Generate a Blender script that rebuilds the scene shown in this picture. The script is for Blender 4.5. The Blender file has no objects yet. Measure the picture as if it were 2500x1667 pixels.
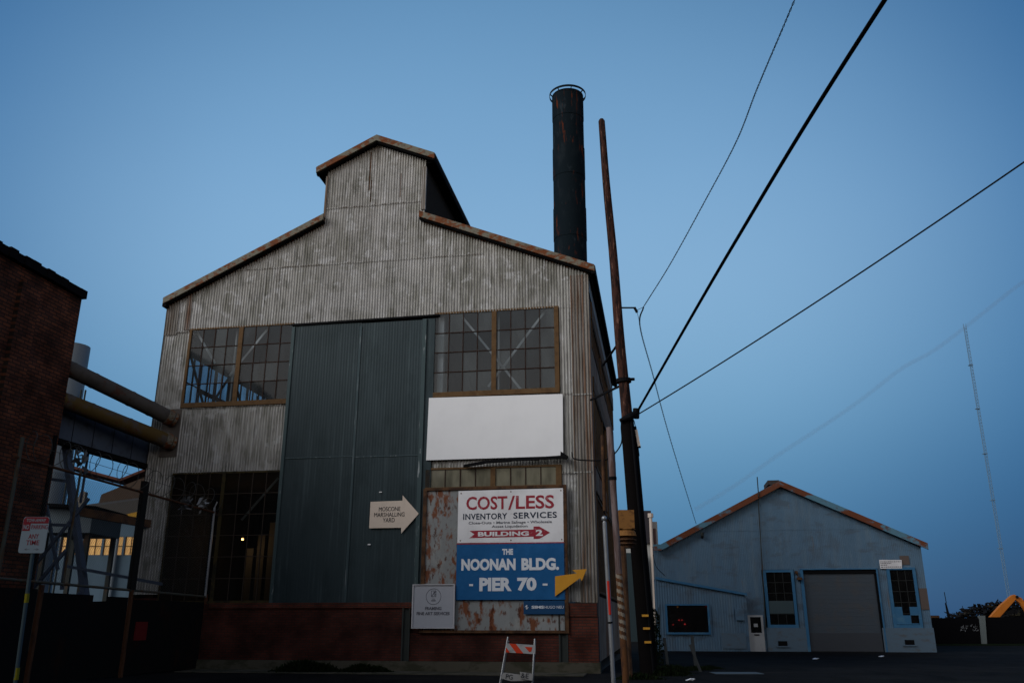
import bpy, math, random
from mathutils import Vector, Matrix, noise
random.seed(7)
R = math.radians
sc = bpy.context.scene
COL = sc.collection

# ------------------------------------------------------------------ camera
cam = bpy.data.objects.new("camera", bpy.data.cameras.new("camera"))
COL.objects.link(cam)
sc.camera = cam
cam.location = (0, 0, 1.5)
cam.rotation_euler = (R(90 + 18.08), 0, 0)
cam.data.sensor_width = 36
cam.data.lens = 29.95
cam.data.clip_start = 0.1
cam.data.clip_end = 5000

# ------------------------------------------------------------------ sky and light (dusk, the glow is behind the camera)
SUN_EL, SUN_AZ = 28.0, 240.0           # azimuth measured from +Y towards +X
w = bpy.data.worlds.new("World"); sc.world = w; w.use_nodes = True
nt = w.node_tree; nt.nodes.clear()
N = nt.nodes.new; LK = nt.links.new
out = N('ShaderNodeOutputWorld'); bg = N('ShaderNodeBackground')
sky = N('ShaderNodeTexSky'); sky.sky_type = 'NISHITA'; sky.sun_disc = False
sky.sun_elevation = R(SUN_EL); sky.sun_rotation = R(SUN_AZ)
sky.ozone_density = 3.0; sky.dust_density = 0.6; sky.air_density = 1.0
tc = N('ShaderNodeTexCoord'); sep = N('ShaderNodeSeparateXYZ'); LK(tc.outputs['Generated'], sep.inputs[0])
# dusk sky: the earth's shadow darkens the band near the horizon, clear blue above
ramp = N('ShaderNodeValToRGB'); LK(sep.outputs['Z'], ramp.inputs[0])
cr = ramp.color_ramp; cr.interpolation = 'B_SPLINE'
stops = [(0.0, (0.030, 0.125, 0.260)), (0.10, (0.062, 0.200, 0.370)), (0.22, (0.155, 0.342, 0.530)), (0.36, (0.222, 0.415, 0.630)),
         (0.50, (0.175, 0.360, 0.585)), (0.68, (0.105, 0.255, 0.450)), (1.0, (0.05, 0.14, 0.28))]
cr.elements[0].position, cr.elements[0].color = stops[0][0], (*stops[0][1], 1)
cr.elements[1].position, cr.elements[1].color = stops[-1][0], (*stops[-1][1], 1)
for p, c in stops[1:-1]:
    e = cr.elements.new(p); e.color = (*c, 1)
# side-to-side fall-off of the twilight: brightest a little left of north, dimmer to both sides
dotn = N('ShaderNodeVectorMath'); dotn.operation = 'DOT_PRODUCT'
LK(tc.outputs['Generated'], dotn.inputs[0]); dotn.inputs[1].default_value = Vector((-0.02, 0.925, 0.37)).normalized()
az = N('ShaderNodeMapRange'); az.interpolation_type = 'SMOOTHSTEP'
LK(dotn.outputs['Value'], az.inputs[0])
az.inputs[1].default_value = 0.76; az.inputs[2].default_value = 1.0
azc = N('ShaderNodeMix'); azc.data_type = 'RGBA'; LK(az.outputs[0], azc.inputs[0])
azc.inputs[6].default_value = (0.17, 0.37, 0.55, 1); azc.inputs[7].default_value = (1.10, 1.06, 1.05, 1)
mul = N('ShaderNodeVectorMath'); mul.operation = 'MULTIPLY'
LK(ramp.outputs[0], mul.inputs[0]); LK(azc.outputs[2], mul.inputs[1])
# warm pale afterglow on the opposite half of the sky
glow = N('ShaderNodeMapRange'); glow.interpolation_type = 'SMOOTHSTEP'
LK(sep.outputs['Y'], glow.inputs[0])
glow.inputs[1].default_value = 0.0; glow.inputs[2].default_value = -0.75
glow.inputs[3].default_value = 0.0; glow.inputs[4].default_value = 1.0
gr = N('ShaderNodeValToRGB'); LK(sep.outputs['Z'], gr.inputs[0])
g = gr.color_ramp; g.elements[0].color = (0.85, 0.62, 0.42, 1); g.elements[1].color = (0.10, 0.18, 0.32, 1)
e = g.elements.new(0.35); e.color = (0.62, 0.62, 0.62, 1)
mixg = N('ShaderNodeMix'); mixg.data_type = 'RGBA'
LK(glow.outputs[0], mixg.inputs[0]); LK(mul.outputs[0], mixg.inputs[6]); LK(gr.outputs[0], mixg.inputs[7])
# a little of the physical sky keeps the natural hue drift
scl = N('ShaderNodeVectorMath'); scl.operation = 'SCALE'; LK(sky.outputs[0], scl.inputs[0]); scl.inputs['Scale'].default_value = 0.004
add = N('ShaderNodeVectorMath'); add.operation = 'ADD'
LK(mixg.outputs[2], add.inputs[0]); LK(scl.outputs[0], add.inputs[1])
# faint uneven haze
nz = N('ShaderNodeTexNoise'); nz.inputs['Scale'].default_value = 2.2; nz.inputs['Detail'].default_value = 3
LK(tc.outputs['Generated'], nz.inputs['Vector'])
nm = N('ShaderNodeMapRange'); LK(nz.outputs[0], nm.inputs[0]); nm.inputs[3].default_value = 0.93; nm.inputs[4].default_value = 1.07
sc2 = N('ShaderNodeVectorMath'); sc2.operation = 'SCALE'; LK(add.outputs[0], sc2.inputs[0]); LK(nm.outputs[0], sc2.inputs['Scale'])
LK(sc2.outputs[0], bg.inputs[0]); bg.inputs[1].default_value = 1.0; LK(bg.outputs[0], out.inputs[0])

sun = bpy.data.objects.new("sun_light", bpy.data.lights.new("sun_light", 'SUN'))
COL.objects.link(sun)
sun.data.energy = 2.1; sun.data.angle = R(38); sun.data.color = (1.0, 0.985, 0.965)
sd = Vector((math.sin(R(SUN_AZ)) * math.cos(R(SUN_EL)), math.cos(R(SUN_AZ)) * math.cos(R(SUN_EL)), math.sin(R(SUN_EL))))
sun.rotation_euler = sd.to_track_quat('Z', 'Y').to_euler()
sc.view_settings.view_transform = 'Standard'; sc.view_settings.look = 'None'
sc.view_settings.exposure = 0; sc.view_settings.gamma = 1

# ------------------------------------------------------------------ materials
MATS = {}
def M(name, base, rough=0.75, metal=0.0, layers=(), bump=None, emit=None, sheet=None, spec=0.12, ridge_light=None):
    """layers: (colour, (sx,sy,sz), lo, hi, amount); sheet: (width, spread) gives each sheet its own tone"""
    if name in MATS: return MATS[name]
    m = bpy.data.materials.new(name); m.use_nodes = True
    t = m.node_tree; bs = t.nodes['Principled BSDF']
    bs.inputs['Roughness'].default_value = rough; bs.inputs['Metallic'].default_value = metal
    bs.inputs['Specular IOR Level'].default_value = spec
    co = t.nodes.new('ShaderNodeTexCoord').outputs['Object']
    cur = None
    def rgb(c):
        n = t.nodes.new('ShaderNodeRGB'); n.outputs[0].default_value = (*c, 1); return n.outputs[0]
    cur = rgb(base)
    if sheet:
        width, spread = sheet
        s = t.nodes.new('ShaderNodeSeparateXYZ'); t.links.new(co, s.inputs[0])
        d = t.nodes.new('ShaderNodeMath'); d.operation = 'DIVIDE'; t.links.new(s.outputs[0], d.inputs[0]); d.inputs[1].default_value = width
        f = t.nodes.new('ShaderNodeMath'); f.operation = 'FLOOR'; t.links.new(d.outputs[0], f.inputs[0])
        wn = t.nodes.new('ShaderNodeTexWhiteNoise'); wn.noise_dimensions = '1D'; t.links.new(f.outputs[0], wn.inputs['W'])
        mr = t.nodes.new('ShaderNodeMapRange'); t.links.new(wn.outputs[0], mr.inputs[0])
        mr.inputs[3].default_value = 1 - spread; mr.inputs[4].default_value = 1 + spread
        v = t.nodes.new('ShaderNodeVectorMath'); v.operation = 'SCALE'; t.links.new(cur, v.inputs[0]); t.links.new(mr.outputs[0], v.inputs['Scale'])
        cur = v.outputs[0]
    for i, (c, s3, lo, hi, amt) in enumerate(layers):
        mp = t.nodes.new('ShaderNodeMapping'); t.links.new(co, mp.inputs[0]); mp.inputs['Scale'].default_value = s3
        mp.inputs['Location'].default_value = (i * 7.3, i * 3.1, i * 11.7)
        n = t.nodes.new('ShaderNodeTexNoise'); t.links.new(mp.outputs[0], n.inputs['Vector'])
        n.inputs['Scale'].default_value = 1; n.inputs['Detail'].default_value = 6; n.inputs['Roughness'].default_value = 0.62
        mr = t.nodes.new('ShaderNodeMapRange'); mr.interpolation_type = 'SMOOTHSTEP'; t.links.new(n.outputs[0], mr.inputs[0])
        mr.inputs[1].default_value = lo; mr.inputs[2].default_value = hi; mr.inputs[4].default_value = amt
        x = t.nodes.new('ShaderNodeMix'); x.data_type = 'RGBA'; t.links.new(mr.outputs[0], x.inputs[0])
        t.links.new(cur, x.inputs[6]); t.links.new(rgb(c), x.inputs[7]); cur = x.outputs[2]
    if ridge_light:                       # (pitch, colour, amount): light on the ridges painted in as brighter colour, unevenly
        pitch, c, amt = ridge_light
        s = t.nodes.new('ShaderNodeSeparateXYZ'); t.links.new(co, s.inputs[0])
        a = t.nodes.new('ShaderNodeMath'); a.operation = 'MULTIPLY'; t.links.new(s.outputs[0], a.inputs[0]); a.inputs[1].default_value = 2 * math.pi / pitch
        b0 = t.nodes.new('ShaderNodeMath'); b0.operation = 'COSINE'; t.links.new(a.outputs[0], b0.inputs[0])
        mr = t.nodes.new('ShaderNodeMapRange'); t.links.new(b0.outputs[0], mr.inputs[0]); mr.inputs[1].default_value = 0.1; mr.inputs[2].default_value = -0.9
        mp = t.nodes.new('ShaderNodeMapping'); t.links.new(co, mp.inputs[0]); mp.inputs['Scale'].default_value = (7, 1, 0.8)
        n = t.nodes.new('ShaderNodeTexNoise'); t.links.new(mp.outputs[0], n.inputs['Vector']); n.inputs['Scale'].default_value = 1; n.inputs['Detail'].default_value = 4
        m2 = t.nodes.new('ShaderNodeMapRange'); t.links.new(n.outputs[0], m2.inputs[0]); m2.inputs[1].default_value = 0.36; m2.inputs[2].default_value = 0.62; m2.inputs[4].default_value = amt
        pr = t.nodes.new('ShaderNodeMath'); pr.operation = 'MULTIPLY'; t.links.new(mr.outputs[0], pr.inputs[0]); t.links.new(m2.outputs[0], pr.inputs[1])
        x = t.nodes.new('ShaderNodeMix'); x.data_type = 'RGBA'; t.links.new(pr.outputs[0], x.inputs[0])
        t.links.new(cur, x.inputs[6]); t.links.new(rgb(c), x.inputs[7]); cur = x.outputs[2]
    t.links.new(cur, bs.inputs['Base Color'])
    if bump:
        s3, strength, dist = bump
        mp = t.nodes.new('ShaderNodeMapping'); t.links.new(co, mp.inputs[0]); mp.inputs['Scale'].default_value = s3
        n = t.nodes.new('ShaderNodeTexNoise'); t.links.new(mp.outputs[0], n.inputs['Vector']); n.inputs['Scale'].default_value = 1
        n.inputs['Detail'].default_value = 5
        b = t.nodes.new('ShaderNodeBump'); b.inputs['Strength'].default_value = strength; b.inputs['Distance'].default_value = dist
        t.links.new(n.outputs[0], b.inputs['Height']); t.links.new(b.outputs[0], bs.inputs['Normal'])
    if emit:
        bs.inputs['Emission Color'].default_value = (*emit[0], 1); bs.inputs['Emission Strength'].default_value = emit[1]
    MATS[name] = m
    return m

def brick_mat(name, c1, c2, mortar, axis='XZ', scale=1.0):
    m = bpy.data.materials.new(name); m.use_nodes = True
    t = m.node_tree; bs = t.nodes['Principled BSDF']; bs.inputs['Roughness'].default_value = 0.9
    bs.inputs['Specular IOR Level'].default_value = 0.15
    co = t.nodes.new('ShaderNodeTexCoord').outputs['Object']
    s = t.nodes.new('ShaderNodeSeparateXYZ'); t.links.new(co, s.inputs[0])
    c = t.nodes.new('ShaderNodeCombineXYZ')
    t.links.new(s.outputs['X' if axis == 'XZ' else 'Y'], c.inputs[0]); t.links.new(s.outputs['Z'], c.inputs[1])
    b = t.nodes.new('ShaderNodeTexBrick'); t.links.new(c.outputs[0], b.inputs['Vector'])
    b.inputs['Color1'].default_value = (*c1, 1); b.inputs['Color2'].default_value = (*c2, 1); b.inputs['Mortar'].default_value = (*mortar, 1)
    b.inputs['Scale'].default_value = 1; b.inputs['Brick Width'].default_value = 0.215 * scale; b.inputs['Row Height'].default_value = 0.075 * scale
    b.inputs['Mortar Size'].default_value = 0.011 * scale; b.inputs['Bias'].default_value = -0.1
    n = t.nodes.new('ShaderNodeTexNoise'); t.links.new(co, n.inputs['Vector']); n.inputs['Scale'].default_value = 1.3; n.inputs['Detail'].default_value = 8
    mr = t.nodes.new('ShaderNodeMapRange'); t.links.new(n.outputs[0], mr.inputs[0]); mr.inputs[1].default_value = 0.35; mr.inputs[2].default_value = 0.7
    mr.inputs[3].default_value = 0.45; mr.inputs[4].default_value = 1.25
    v = t.nodes.new('ShaderNodeVectorMath'); v.operation = 'SCALE'; t.links.new(b.outputs[0], v.inputs[0]); t.links.new(mr.outputs[0], v.inputs['Scale'])
    t.links.new(v.outputs[0], bs.inputs['Base Color'])
    bp = t.nodes.new('ShaderNodeBump'); bp.inputs['Strength'].default_value = 0.6; bp.inputs['Distance'].default_value = 0.01; bp.invert = True
    t.links.new(b.outputs['Fac'], bp.inputs['Height']); t.links.new(bp.outputs[0], bs.inputs['Normal'])
    return m

def glass_mat(name, tint, dirt, dirt_amt, gloss=0.22):
    m = bpy.data.materials.new(name); m.use_nodes = True
    t = m.node_tree; t.nodes.clear()
    o = t.nodes.new('ShaderNodeOutputMaterial'); tr = t.nodes.new('ShaderNodeBsdfTransparent'); tr.inputs[0].default_value = (*tint, 1)
    gl = t.nodes.new('ShaderNodeBsdfGlossy'); gl.inputs['Roughness'].default_value = 0.06; gl.inputs[0].default_value = (0.9, 0.95, 1, 1)
    df = t.nodes.new('ShaderNodeBsdfDiffuse'); df.inputs[0].default_value = (*dirt, 1)
    co = t.nodes.new('ShaderNodeTexCoord').outputs['Object']
    mp = t.nodes.new('ShaderNodeMapping'); t.links.new(co, mp.inputs[0]); mp.inputs['Scale'].default_value = (2.5, 2.5, 0.8)
    n = t.nodes.new('ShaderNodeTexNoise'); t.links.new(mp.outputs[0], n.inputs['Vector']); n.inputs['Detail'].default_value = 6; n.inputs['Scale'].default_value = 1
    mr = t.nodes.new('ShaderNodeMapRange'); t.links.new(n.outputs[0], mr.inputs[0]); mr.inputs[1].default_value = 0.3; mr.inputs[2].default_value = 0.75
    mr.inputs[3].default_value = dirt_amt * 0.4; mr.inputs[4].default_value = min(1, dirt_amt * 1.6)
    n2 = t.nodes.new('ShaderNodeTexNoise'); t.links.new(co, n2.inputs['Vector']); n2.inputs['Scale'].default_value = 1.1
    bp = t.nodes.new('ShaderNodeBump'); bp.inputs['Strength'].default_value = 0.25; bp.inputs['Distance'].default_value = 0.05
    t.links.new(n2.outputs[0], bp.inputs['Height']); t.links.new(bp.outputs[0], gl.inputs['Normal']); bp.inputs['Strength'].default_value = 0.08
    m1 = t.nodes.new('ShaderNodeMixShader'); m1.inputs[0].default_value = gloss; t.links.new(tr.outputs[0], m1.inputs[1]); t.links.new(gl.outputs[0], m1.inputs[2])
    m2 = t.nodes.new('ShaderNodeMixShader'); t.links.new(mr.outputs[0], m2.inputs[0]); t.links.new(m1.outputs[0], m2.inputs[1]); t.links.new(df.outputs[0], m2.inputs[2])
    t.links.new(m2.outputs[0], o.inputs[0])
    return m

ZINC = M('weathered_zinc', (0.262, 0.256, 0.235), 0.5, 0.1, sheet=(0.66, 0.13), spec=0.4, ridge_light=(0.1, (0.52, 0.51, 0.50), 0.8), layers=[
    ((0.125, 0.122, 0.096), (1.5, 3, 0.42), 0.46, 0.60, 0.85),
    ((0.08, 0.078, 0.066), (6.5, 3, 0.6), 0.50, 0.68, 0.8),
    ((0.10, 0.098, 0.08), (1.9, 1, 1.5), 0.52, 0.62, 0.6),
    ((0.44, 0.445, 0.45), (1.7, 1, 1.9), 0.575, 0.64, 0.6),
    ((0.46, 0.46, 0.46), (4.0, 3, 0.7), 0.57, 0.70, 0.75),
    ((0.34, 0.335, 0.33), (0.45, 1, 0.8), 0.50, 0.62, 0.5),
    ((0.52, 0.52, 0.52), (9, 1, 1.2), 0.59, 0.72, 0.6),
    ((0.085, 0.068, 0.05), (1.1, 1, 0.5), 0.57, 0.72, 0.6),
    ((0.14, 0.052, 0.02), (6, 2, 0.22), 0.68, 0.75, 0.85)], bump=((3, 3, 3), 0.15, 0.02))
ZINC_RUST = M('rust_streaked_zinc', (0.18, 0.165, 0.145), 0.6, 0.1, sheet=(0.4, 0.15), ridge_light=(0.1, (0.42, 0.41, 0.40), 0.7), layers=[
    ((0.42, 0.42, 0.42), (9, 3, 0.9), 0.60, 0.78, 0.6),
    ((0.105, 0.085, 0.065), (6, 3, 0.5), 0.42, 0.62, 0.85),
    ((0.12, 0.055, 0.026), (8, 2, 0.16), 0.50, 0.60, 0.8)], bump=((3, 3, 3), 0.2, 0.02))
RUST = M('flashing_rust', (0.17, 0.16, 0.125), 0.75, 0.0, layers=[
    ((0.15, 0.045, 0.014), (2.4, 2.2, 4.5), 0.46, 0.56, 0.95), ((0.06, 0.03, 0.018), (6, 6, 9), 0.5, 0.7, 0.7)])
RUSTBROWN = M('rust_brown_steel', (0.10, 0.05, 0.025), 0.8, layers=[((0.035, 0.02, 0.014), (4, 4, 4), 0.4, 0.65, 0.9), ((0.2, 0.085, 0.03), (9, 9, 3), 0.6, 0.75, 0.7)])
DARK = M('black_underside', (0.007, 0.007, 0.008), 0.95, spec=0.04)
ROOFM = M('roof_sheet', (0.05, 0.045, 0.045), 0.8, layers=[((0.10, 0.045, 0.025), (2, 2, 2), 0.5, 0.65, 0.8)])
GREEN = M('dark_green_sheet', (0.030, 0.045, 0.051), 0.55, sheet=(0.8, 0.10), spec=0.12, layers=[
    ((0.055, 0.078, 0.086), (9, 2, 0.25), 0.52, 0.72, 0.7), ((0.020, 0.032, 0.036), (1.2, 2, 0.5), 0.46, 0.66, 0.8), ((0.10, 0.125, 0.135), (22, 3, 0.5), 0.66, 0.74, 0.6),
    ((0.16, 0.19, 0.20), (30, 9, 14), 0.72, 0.78, 0.6)])
GREENLIGHT = M('worn_green_seam', (0.045, 0.068, 0.076), 0.6, layers=[((0.17, 0.19, 0.20), (14, 3, 0.9), 0.54, 0.68, 0.9)])
OCHRE = M('ochre_window_paint', (0.115, 0.066, 0.03), 0.8, layers=[((0.08, 0.045, 0.022), (5, 5, 5), 0.48, 0.65, 0.8), ((0.15, 0.105, 0.06), (8, 8, 8), 0.58, 0.7, 0.6)])
RUSTBAR = M('rusty_glazing_bar', (0.035, 0.020, 0.015), 0.85)
BRICK = brick_mat('dark_red_brick', (0.085, 0.022, 0.015), (0.055, 0.016, 0.012), (0.035, 0.022, 0.018))
BRICKPIER = brick_mat('pier_red_brick', (0.12, 0.032, 0.02), (0.085, 0.024, 0.016), (0.05, 0.03, 0.024), scale=1.1)
BRICKSIDE = brick_mat('old_brown_brick', (0.17, 0.055, 0.028), (0.07, 0.028, 0.02), (0.03, 0.022, 0.018), axis='YZ', scale=1.5)
BRICKEND = brick_mat('old_brown_brick_end', (0.10, 0.035, 0.022), (0.06, 0.026, 0.02), (0.04, 0.03, 0.025))
CONC = M('mossy_concrete', (0.075, 0.068, 0.052), 0.95, layers=[((0.035, 0.036, 0.022), (1.5, 1.5, 3), 0.45, 0.6, 0.8)])
POSTM = M('old_steel_post', (0.035, 0.04, 0.038), 0.7, layers=[((0.07, 0.04, 0.025), (4, 4, 2), 0.55, 0.68, 0.7)])
GLASS = glass_mat('window_glass', (0.76, 0.83, 0.88), (0.10, 0.112, 0.12), 0.26, 0.05)
GLASS_B = glass_mat('dirtier_window_glass', (0.62, 0.70, 0.75), (0.12, 0.135, 0.14), 0.42, 0.06)
GLASS_C = glass_mat('dark_replacement_glass', (0.60, 0.68, 0.74), (0.07, 0.08, 0.088), 0.3, 0.045)
GLASSDARK = glass_mat('dark_window_glass', (0.36, 0.38, 0.37), (0.02, 0.021, 0.02), 0.25, 0.03)
GLASSCREAM = glass_mat('painted_over_glass', (0.2, 0.2, 0.2), (0.24, 0.225, 0.165), 0.95, 0.06)
WHITEP = M('blank_white_panel', (0.78, 0.78, 0.79), 0.6, layers=[((0.72, 0.72, 0.73), (1, 1, 1), 0.4, 0.7, 0.6)])
SIGNW = M('sign_white', (0.74, 0.73, 0.74), 0.6, layers=[((0.40, 0.38, 0.36), (7, 2, 0.5), 0.60, 0.78, 0.5), ((0.42, 0.38, 0.36), (3, 3, 9), 0.62, 0.72, 0.6), ((0.60, 0.59, 0.60), (1.2, 1, 1.2), 0.4, 0.7, 0.7)])
SIGNCREAM = M('sign_cream', (0.66, 0.55, 0.46), 0.7, layers=[((0.55, 0.46, 0.38), (2, 2, 2), 0.45, 0.7, 0.6)])
SIGNBLUE = M('banner_blue', (0.011, 0.092, 0.245), 0.5, layers=[((0.018, 0.12, 0.31), (1.2, 1, 1.6), 0.45, 0.7, 0.7)], bump=((0.9, 1, 0.7), 0.6, 0.12))
SIGNNAVY = M('sign_navy', (0.012, 0.055, 0.135), 0.5)
SIGNGREY = M('sign_grey', (0.36, 0.37, 0.41), 0.6, layers=[((0.32, 0.33, 0.37), (1, 1, 1), 0.4, 0.7, 0.6)])
TXTRED = M('letter_red', (0.30, 0.03, 0.045), 0.7, layers=[((0.42, 0.20, 0.22), (7, 3, 9), 0.55, 0.68, 0.8)])
TXTBLACK = M('letter_black', (0.02, 0.02, 0.028), 0.7)
TXTNAVY = M('letter_navy', (0.025, 0.035, 0.06), 0.7)
TXTGREY = M('letter_grey', (0.10, 0.10, 0.12), 0.7)
TXTWHITE = M('letter_white', (0.66, 0.68, 0.72), 0.6)
YELLOW = M('arrow_yellow', (0.62, 0.29, 0.03), 0.6, layers=[((0.50, 0.22, 0.025), (1.5, 1, 1.5), 0.4, 0.7, 0.7)])
RUSTSHEET = M('rust_eaten_sheet', (0.24, 0.25, 0.25), 0.65, 0.0, layers=[
    ((0.33, 0.33, 0.31), (2, 2, 1.2), 0.5, 0.7, 0.6),
    ((0.16, 0.05, 0.018), (3.2, 3, 1.7), 0.50, 0.60, 0.95), ((0.07, 0.022, 0.012), (7, 7, 3.2), 0.55, 0.66, 0.9)], sheet=(0.55, 0.12))
BLACKM = M('black_rubber', (0.005, 0.005, 0.006), 0.7, spec=0.06)
CHIM = M('smokestack_plate', (0.006, 0.011, 0.015), 0.8, 0.0, spec=0.04, layers=[
    ((0.026, 0.036, 0.044), (3, 3, 1.3), 0.58, 0.70, 0.6), ((0.018, 0.025, 0.030), (1.6, 1.6, 0.5), 0.5, 0.75, 0.8), ((0.10, 0.025, 0.010), (5, 5, 0.8), 0.58, 0.66, 0.9)])
POLEW = M('creosoted_pole_wood', (0.05, 0.021, 0.015), 0.9, layers=[
    ((0.014, 0.008, 0.007), (11, 11, 1.6), 0.46, 0.56, 0.95), ((0.22, 0.11, 0.075), (18, 18, 2.2), 0.56, 0.68, 0.85), ((0.008, 0.005, 0.005), (9, 9, 6), 0.64, 0.68, 0.9)], bump=((20, 20, 1), 0.5, 0.03))
GALV = M('galvanised_steel', (0.34, 0.35, 0.36), 0.4, 0.55, layers=[((0.2, 0.2, 0.21), (5, 5, 1.2), 0.45, 0.7, 0.8)])
PIPEPAINT = M('faded_pipe_paint', (0.19, 0.145, 0.14), 0.8, layers=[((0.10, 0.06, 0.05), (8, 8, 1.2), 0.45, 0.62, 0.9)])
STRIPEW = M('stripe_cream', (0.26, 0.22, 0.17), 0.8, layers=[((0.14, 0.08, 0.05), (9, 9, 5), 0.5, 0.65, 0.8)])
STRIPER = M('stripe_rust', (0.13, 0.055, 0.022), 0.85, layers=[((0.06, 0.03, 0.02), (9, 9, 4), 0.45, 0.62, 0.9)])
HOPPER = M('ochre_hopper', (0.26, 0.12, 0.035), 0.75, layers=[((0.12, 0.05, 0.02), (5, 5, 7), 0.5, 0.65, 0.8)])
REDTAPE = M('red_reflector', (0.62, 0.035, 0.02), 0.5)
ORANGETAPE = M('amber_reflector', (0.62, 0.30, 0.04), 0.5)
BWALL = M('pale_blue_sheet', (0.09, 0.158, 0.232), 0.65, sheet=(0.8, 0.05), layers=[
    ((0.12, 0.18, 0.235), (3, 2, 0.35), 0.45, 0.7, 0.7), ((0.08, 0.11, 0.145), (1.2, 1, 0.5), 0.5, 0.72, 0.7), ((0.15, 0.12, 0.10), (5, 2, 0.5), 0.64, 0.74, 0.7), ((0.07, 0.085, 0.105), (0.6, 1, 1.6), 0.52, 0.64, 0.5)], bump=((1.2, 1.2, 1.6), 0.5, 0.05))
BTRIM = M('bright_blue_trim', (0.04, 0.14, 0.265), 0.65, layers=[((0.09, 0.2, 0.29), (2, 2, 2), 0.5, 0.7, 0.6)])
BRAKE = M('blue_and_rust_rake', (0.09, 0.20, 0.27), 0.7, layers=[((0.14, 0.042, 0.016), (0.55, 0.6, 0.9), 0.46, 0.53, 0.97), ((0.10, 0.035, 0.02), (3, 3, 3), 0.5, 0.68, 0.6)])
BCONC = M('blue_painted_concrete', (0.10, 0.15, 0.20), 0.85, layers=[((0.10, 0.10, 0.10), (2, 2, 4), 0.52, 0.68, 0.7)])
ROLLUP = M('rollup_door_grey', (0.058, 0.073, 0.09), 0.6, layers=[((0.075, 0.075, 0.078), (1.5, 1, 1.5), 0.45, 0.7, 0.8), ((0.14, 0.05, 0.04), (2.5, 2, 10), 0.68, 0.74, 0.7)])
PATCH = M('brown_patch_board', (0.11, 0.085, 0.075), 0.8)
DOORW = M('white_door_paint', (0.33, 0.34, 0.35), 0.6, layers=[((0.25, 0.25, 0.26), (2, 2, 2), 0.45, 0.7, 0.7)])
ASPHALT = M('asphalt', (0.011, 0.0105, 0.0105), 0.95, layers=[((0.016, 0.0155, 0.0155), (0.25, 0.25, 0.25), 0.45, 0.65, 0.8), ((0.006, 0.006, 0.006), (1.6, 0.5, 1), 0.5, 0.68, 0.8),
    ((0.04, 0.04, 0.04), (40, 40, 40), 0.66, 0.75, 0.6), ((0.03, 0.028, 0.022), (0.12, 1.2, 1), 0.60, 0.64, 0.5)], bump=((30, 30, 30), 0.4, 0.02), spec=0.02)
WEED = M('weed_leaf', (0.008, 0.014, 0.005), 0.9, spec=0.03, layers=[((0.018, 0.017, 0.009), (6, 6, 6), 0.5, 0.7, 0.8)])
BLUESTEEL = M('blue_grey_gantry_steel', (0.075, 0.10, 0.15), 0.65, layers=[((0.045, 0.05, 0.06), (3, 3, 3), 0.48, 0.68, 0.7)])
PIPEM = M('dull_pipe', (0.085, 0.075, 0.068), 0.75, layers=[((0.10, 0.035, 0.02), (3, 3, 3), 0.56, 0.66, 0.8), ((0.05, 0.045, 0.04), (1.5, 1.5, 1.5), 0.45, 0.65, 0.7)])
PIPEY = M('mustard_pipe', (0.095, 0.06, 0.018), 0.75, layers=[((0.085, 0.07, 0.06), (1.1, 1.1, 1.1), 0.46, 0.56, 0.95), ((0.10, 0.03, 0.018), (4, 4, 4), 0.58, 0.66, 0.8)])
FENCEM = M('fence_pipe', (0.07, 0.072, 0.06), 0.7, layers=[((0.085, 0.045, 0.02), (5, 5, 2), 0.5, 0.65, 0.8)])
FENCERUST = M('rusty_post_edge', (0.085, 0.038, 0.02), 0.8, layers=[((0.03, 0.016, 0.012), (5, 5, 2), 0.5, 0.65, 0.8)])
WIREM = M('fence_wire', (0.06, 0.06, 0.055), 0.6, 0.3)
SHEETG = M('gate_sheet', (0.007, 0.007, 0.007), 0.85, spec=0.08, layers=[((0.02, 0.008, 0.005), (1.5, 1.5, 0.8), 0.55, 0.7, 0.7)])
INTERIOR = M('interior_dark', (0.035, 0.033, 0.03), 0.9)
INTROOF = M('interior_roof', (0.16, 0.17, 0.18), 0.8, sheet=(1.0, 0.1))
STEELW = M('pale_brace_steel', (0.52, 0.51, 0.49), 0.6)

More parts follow.
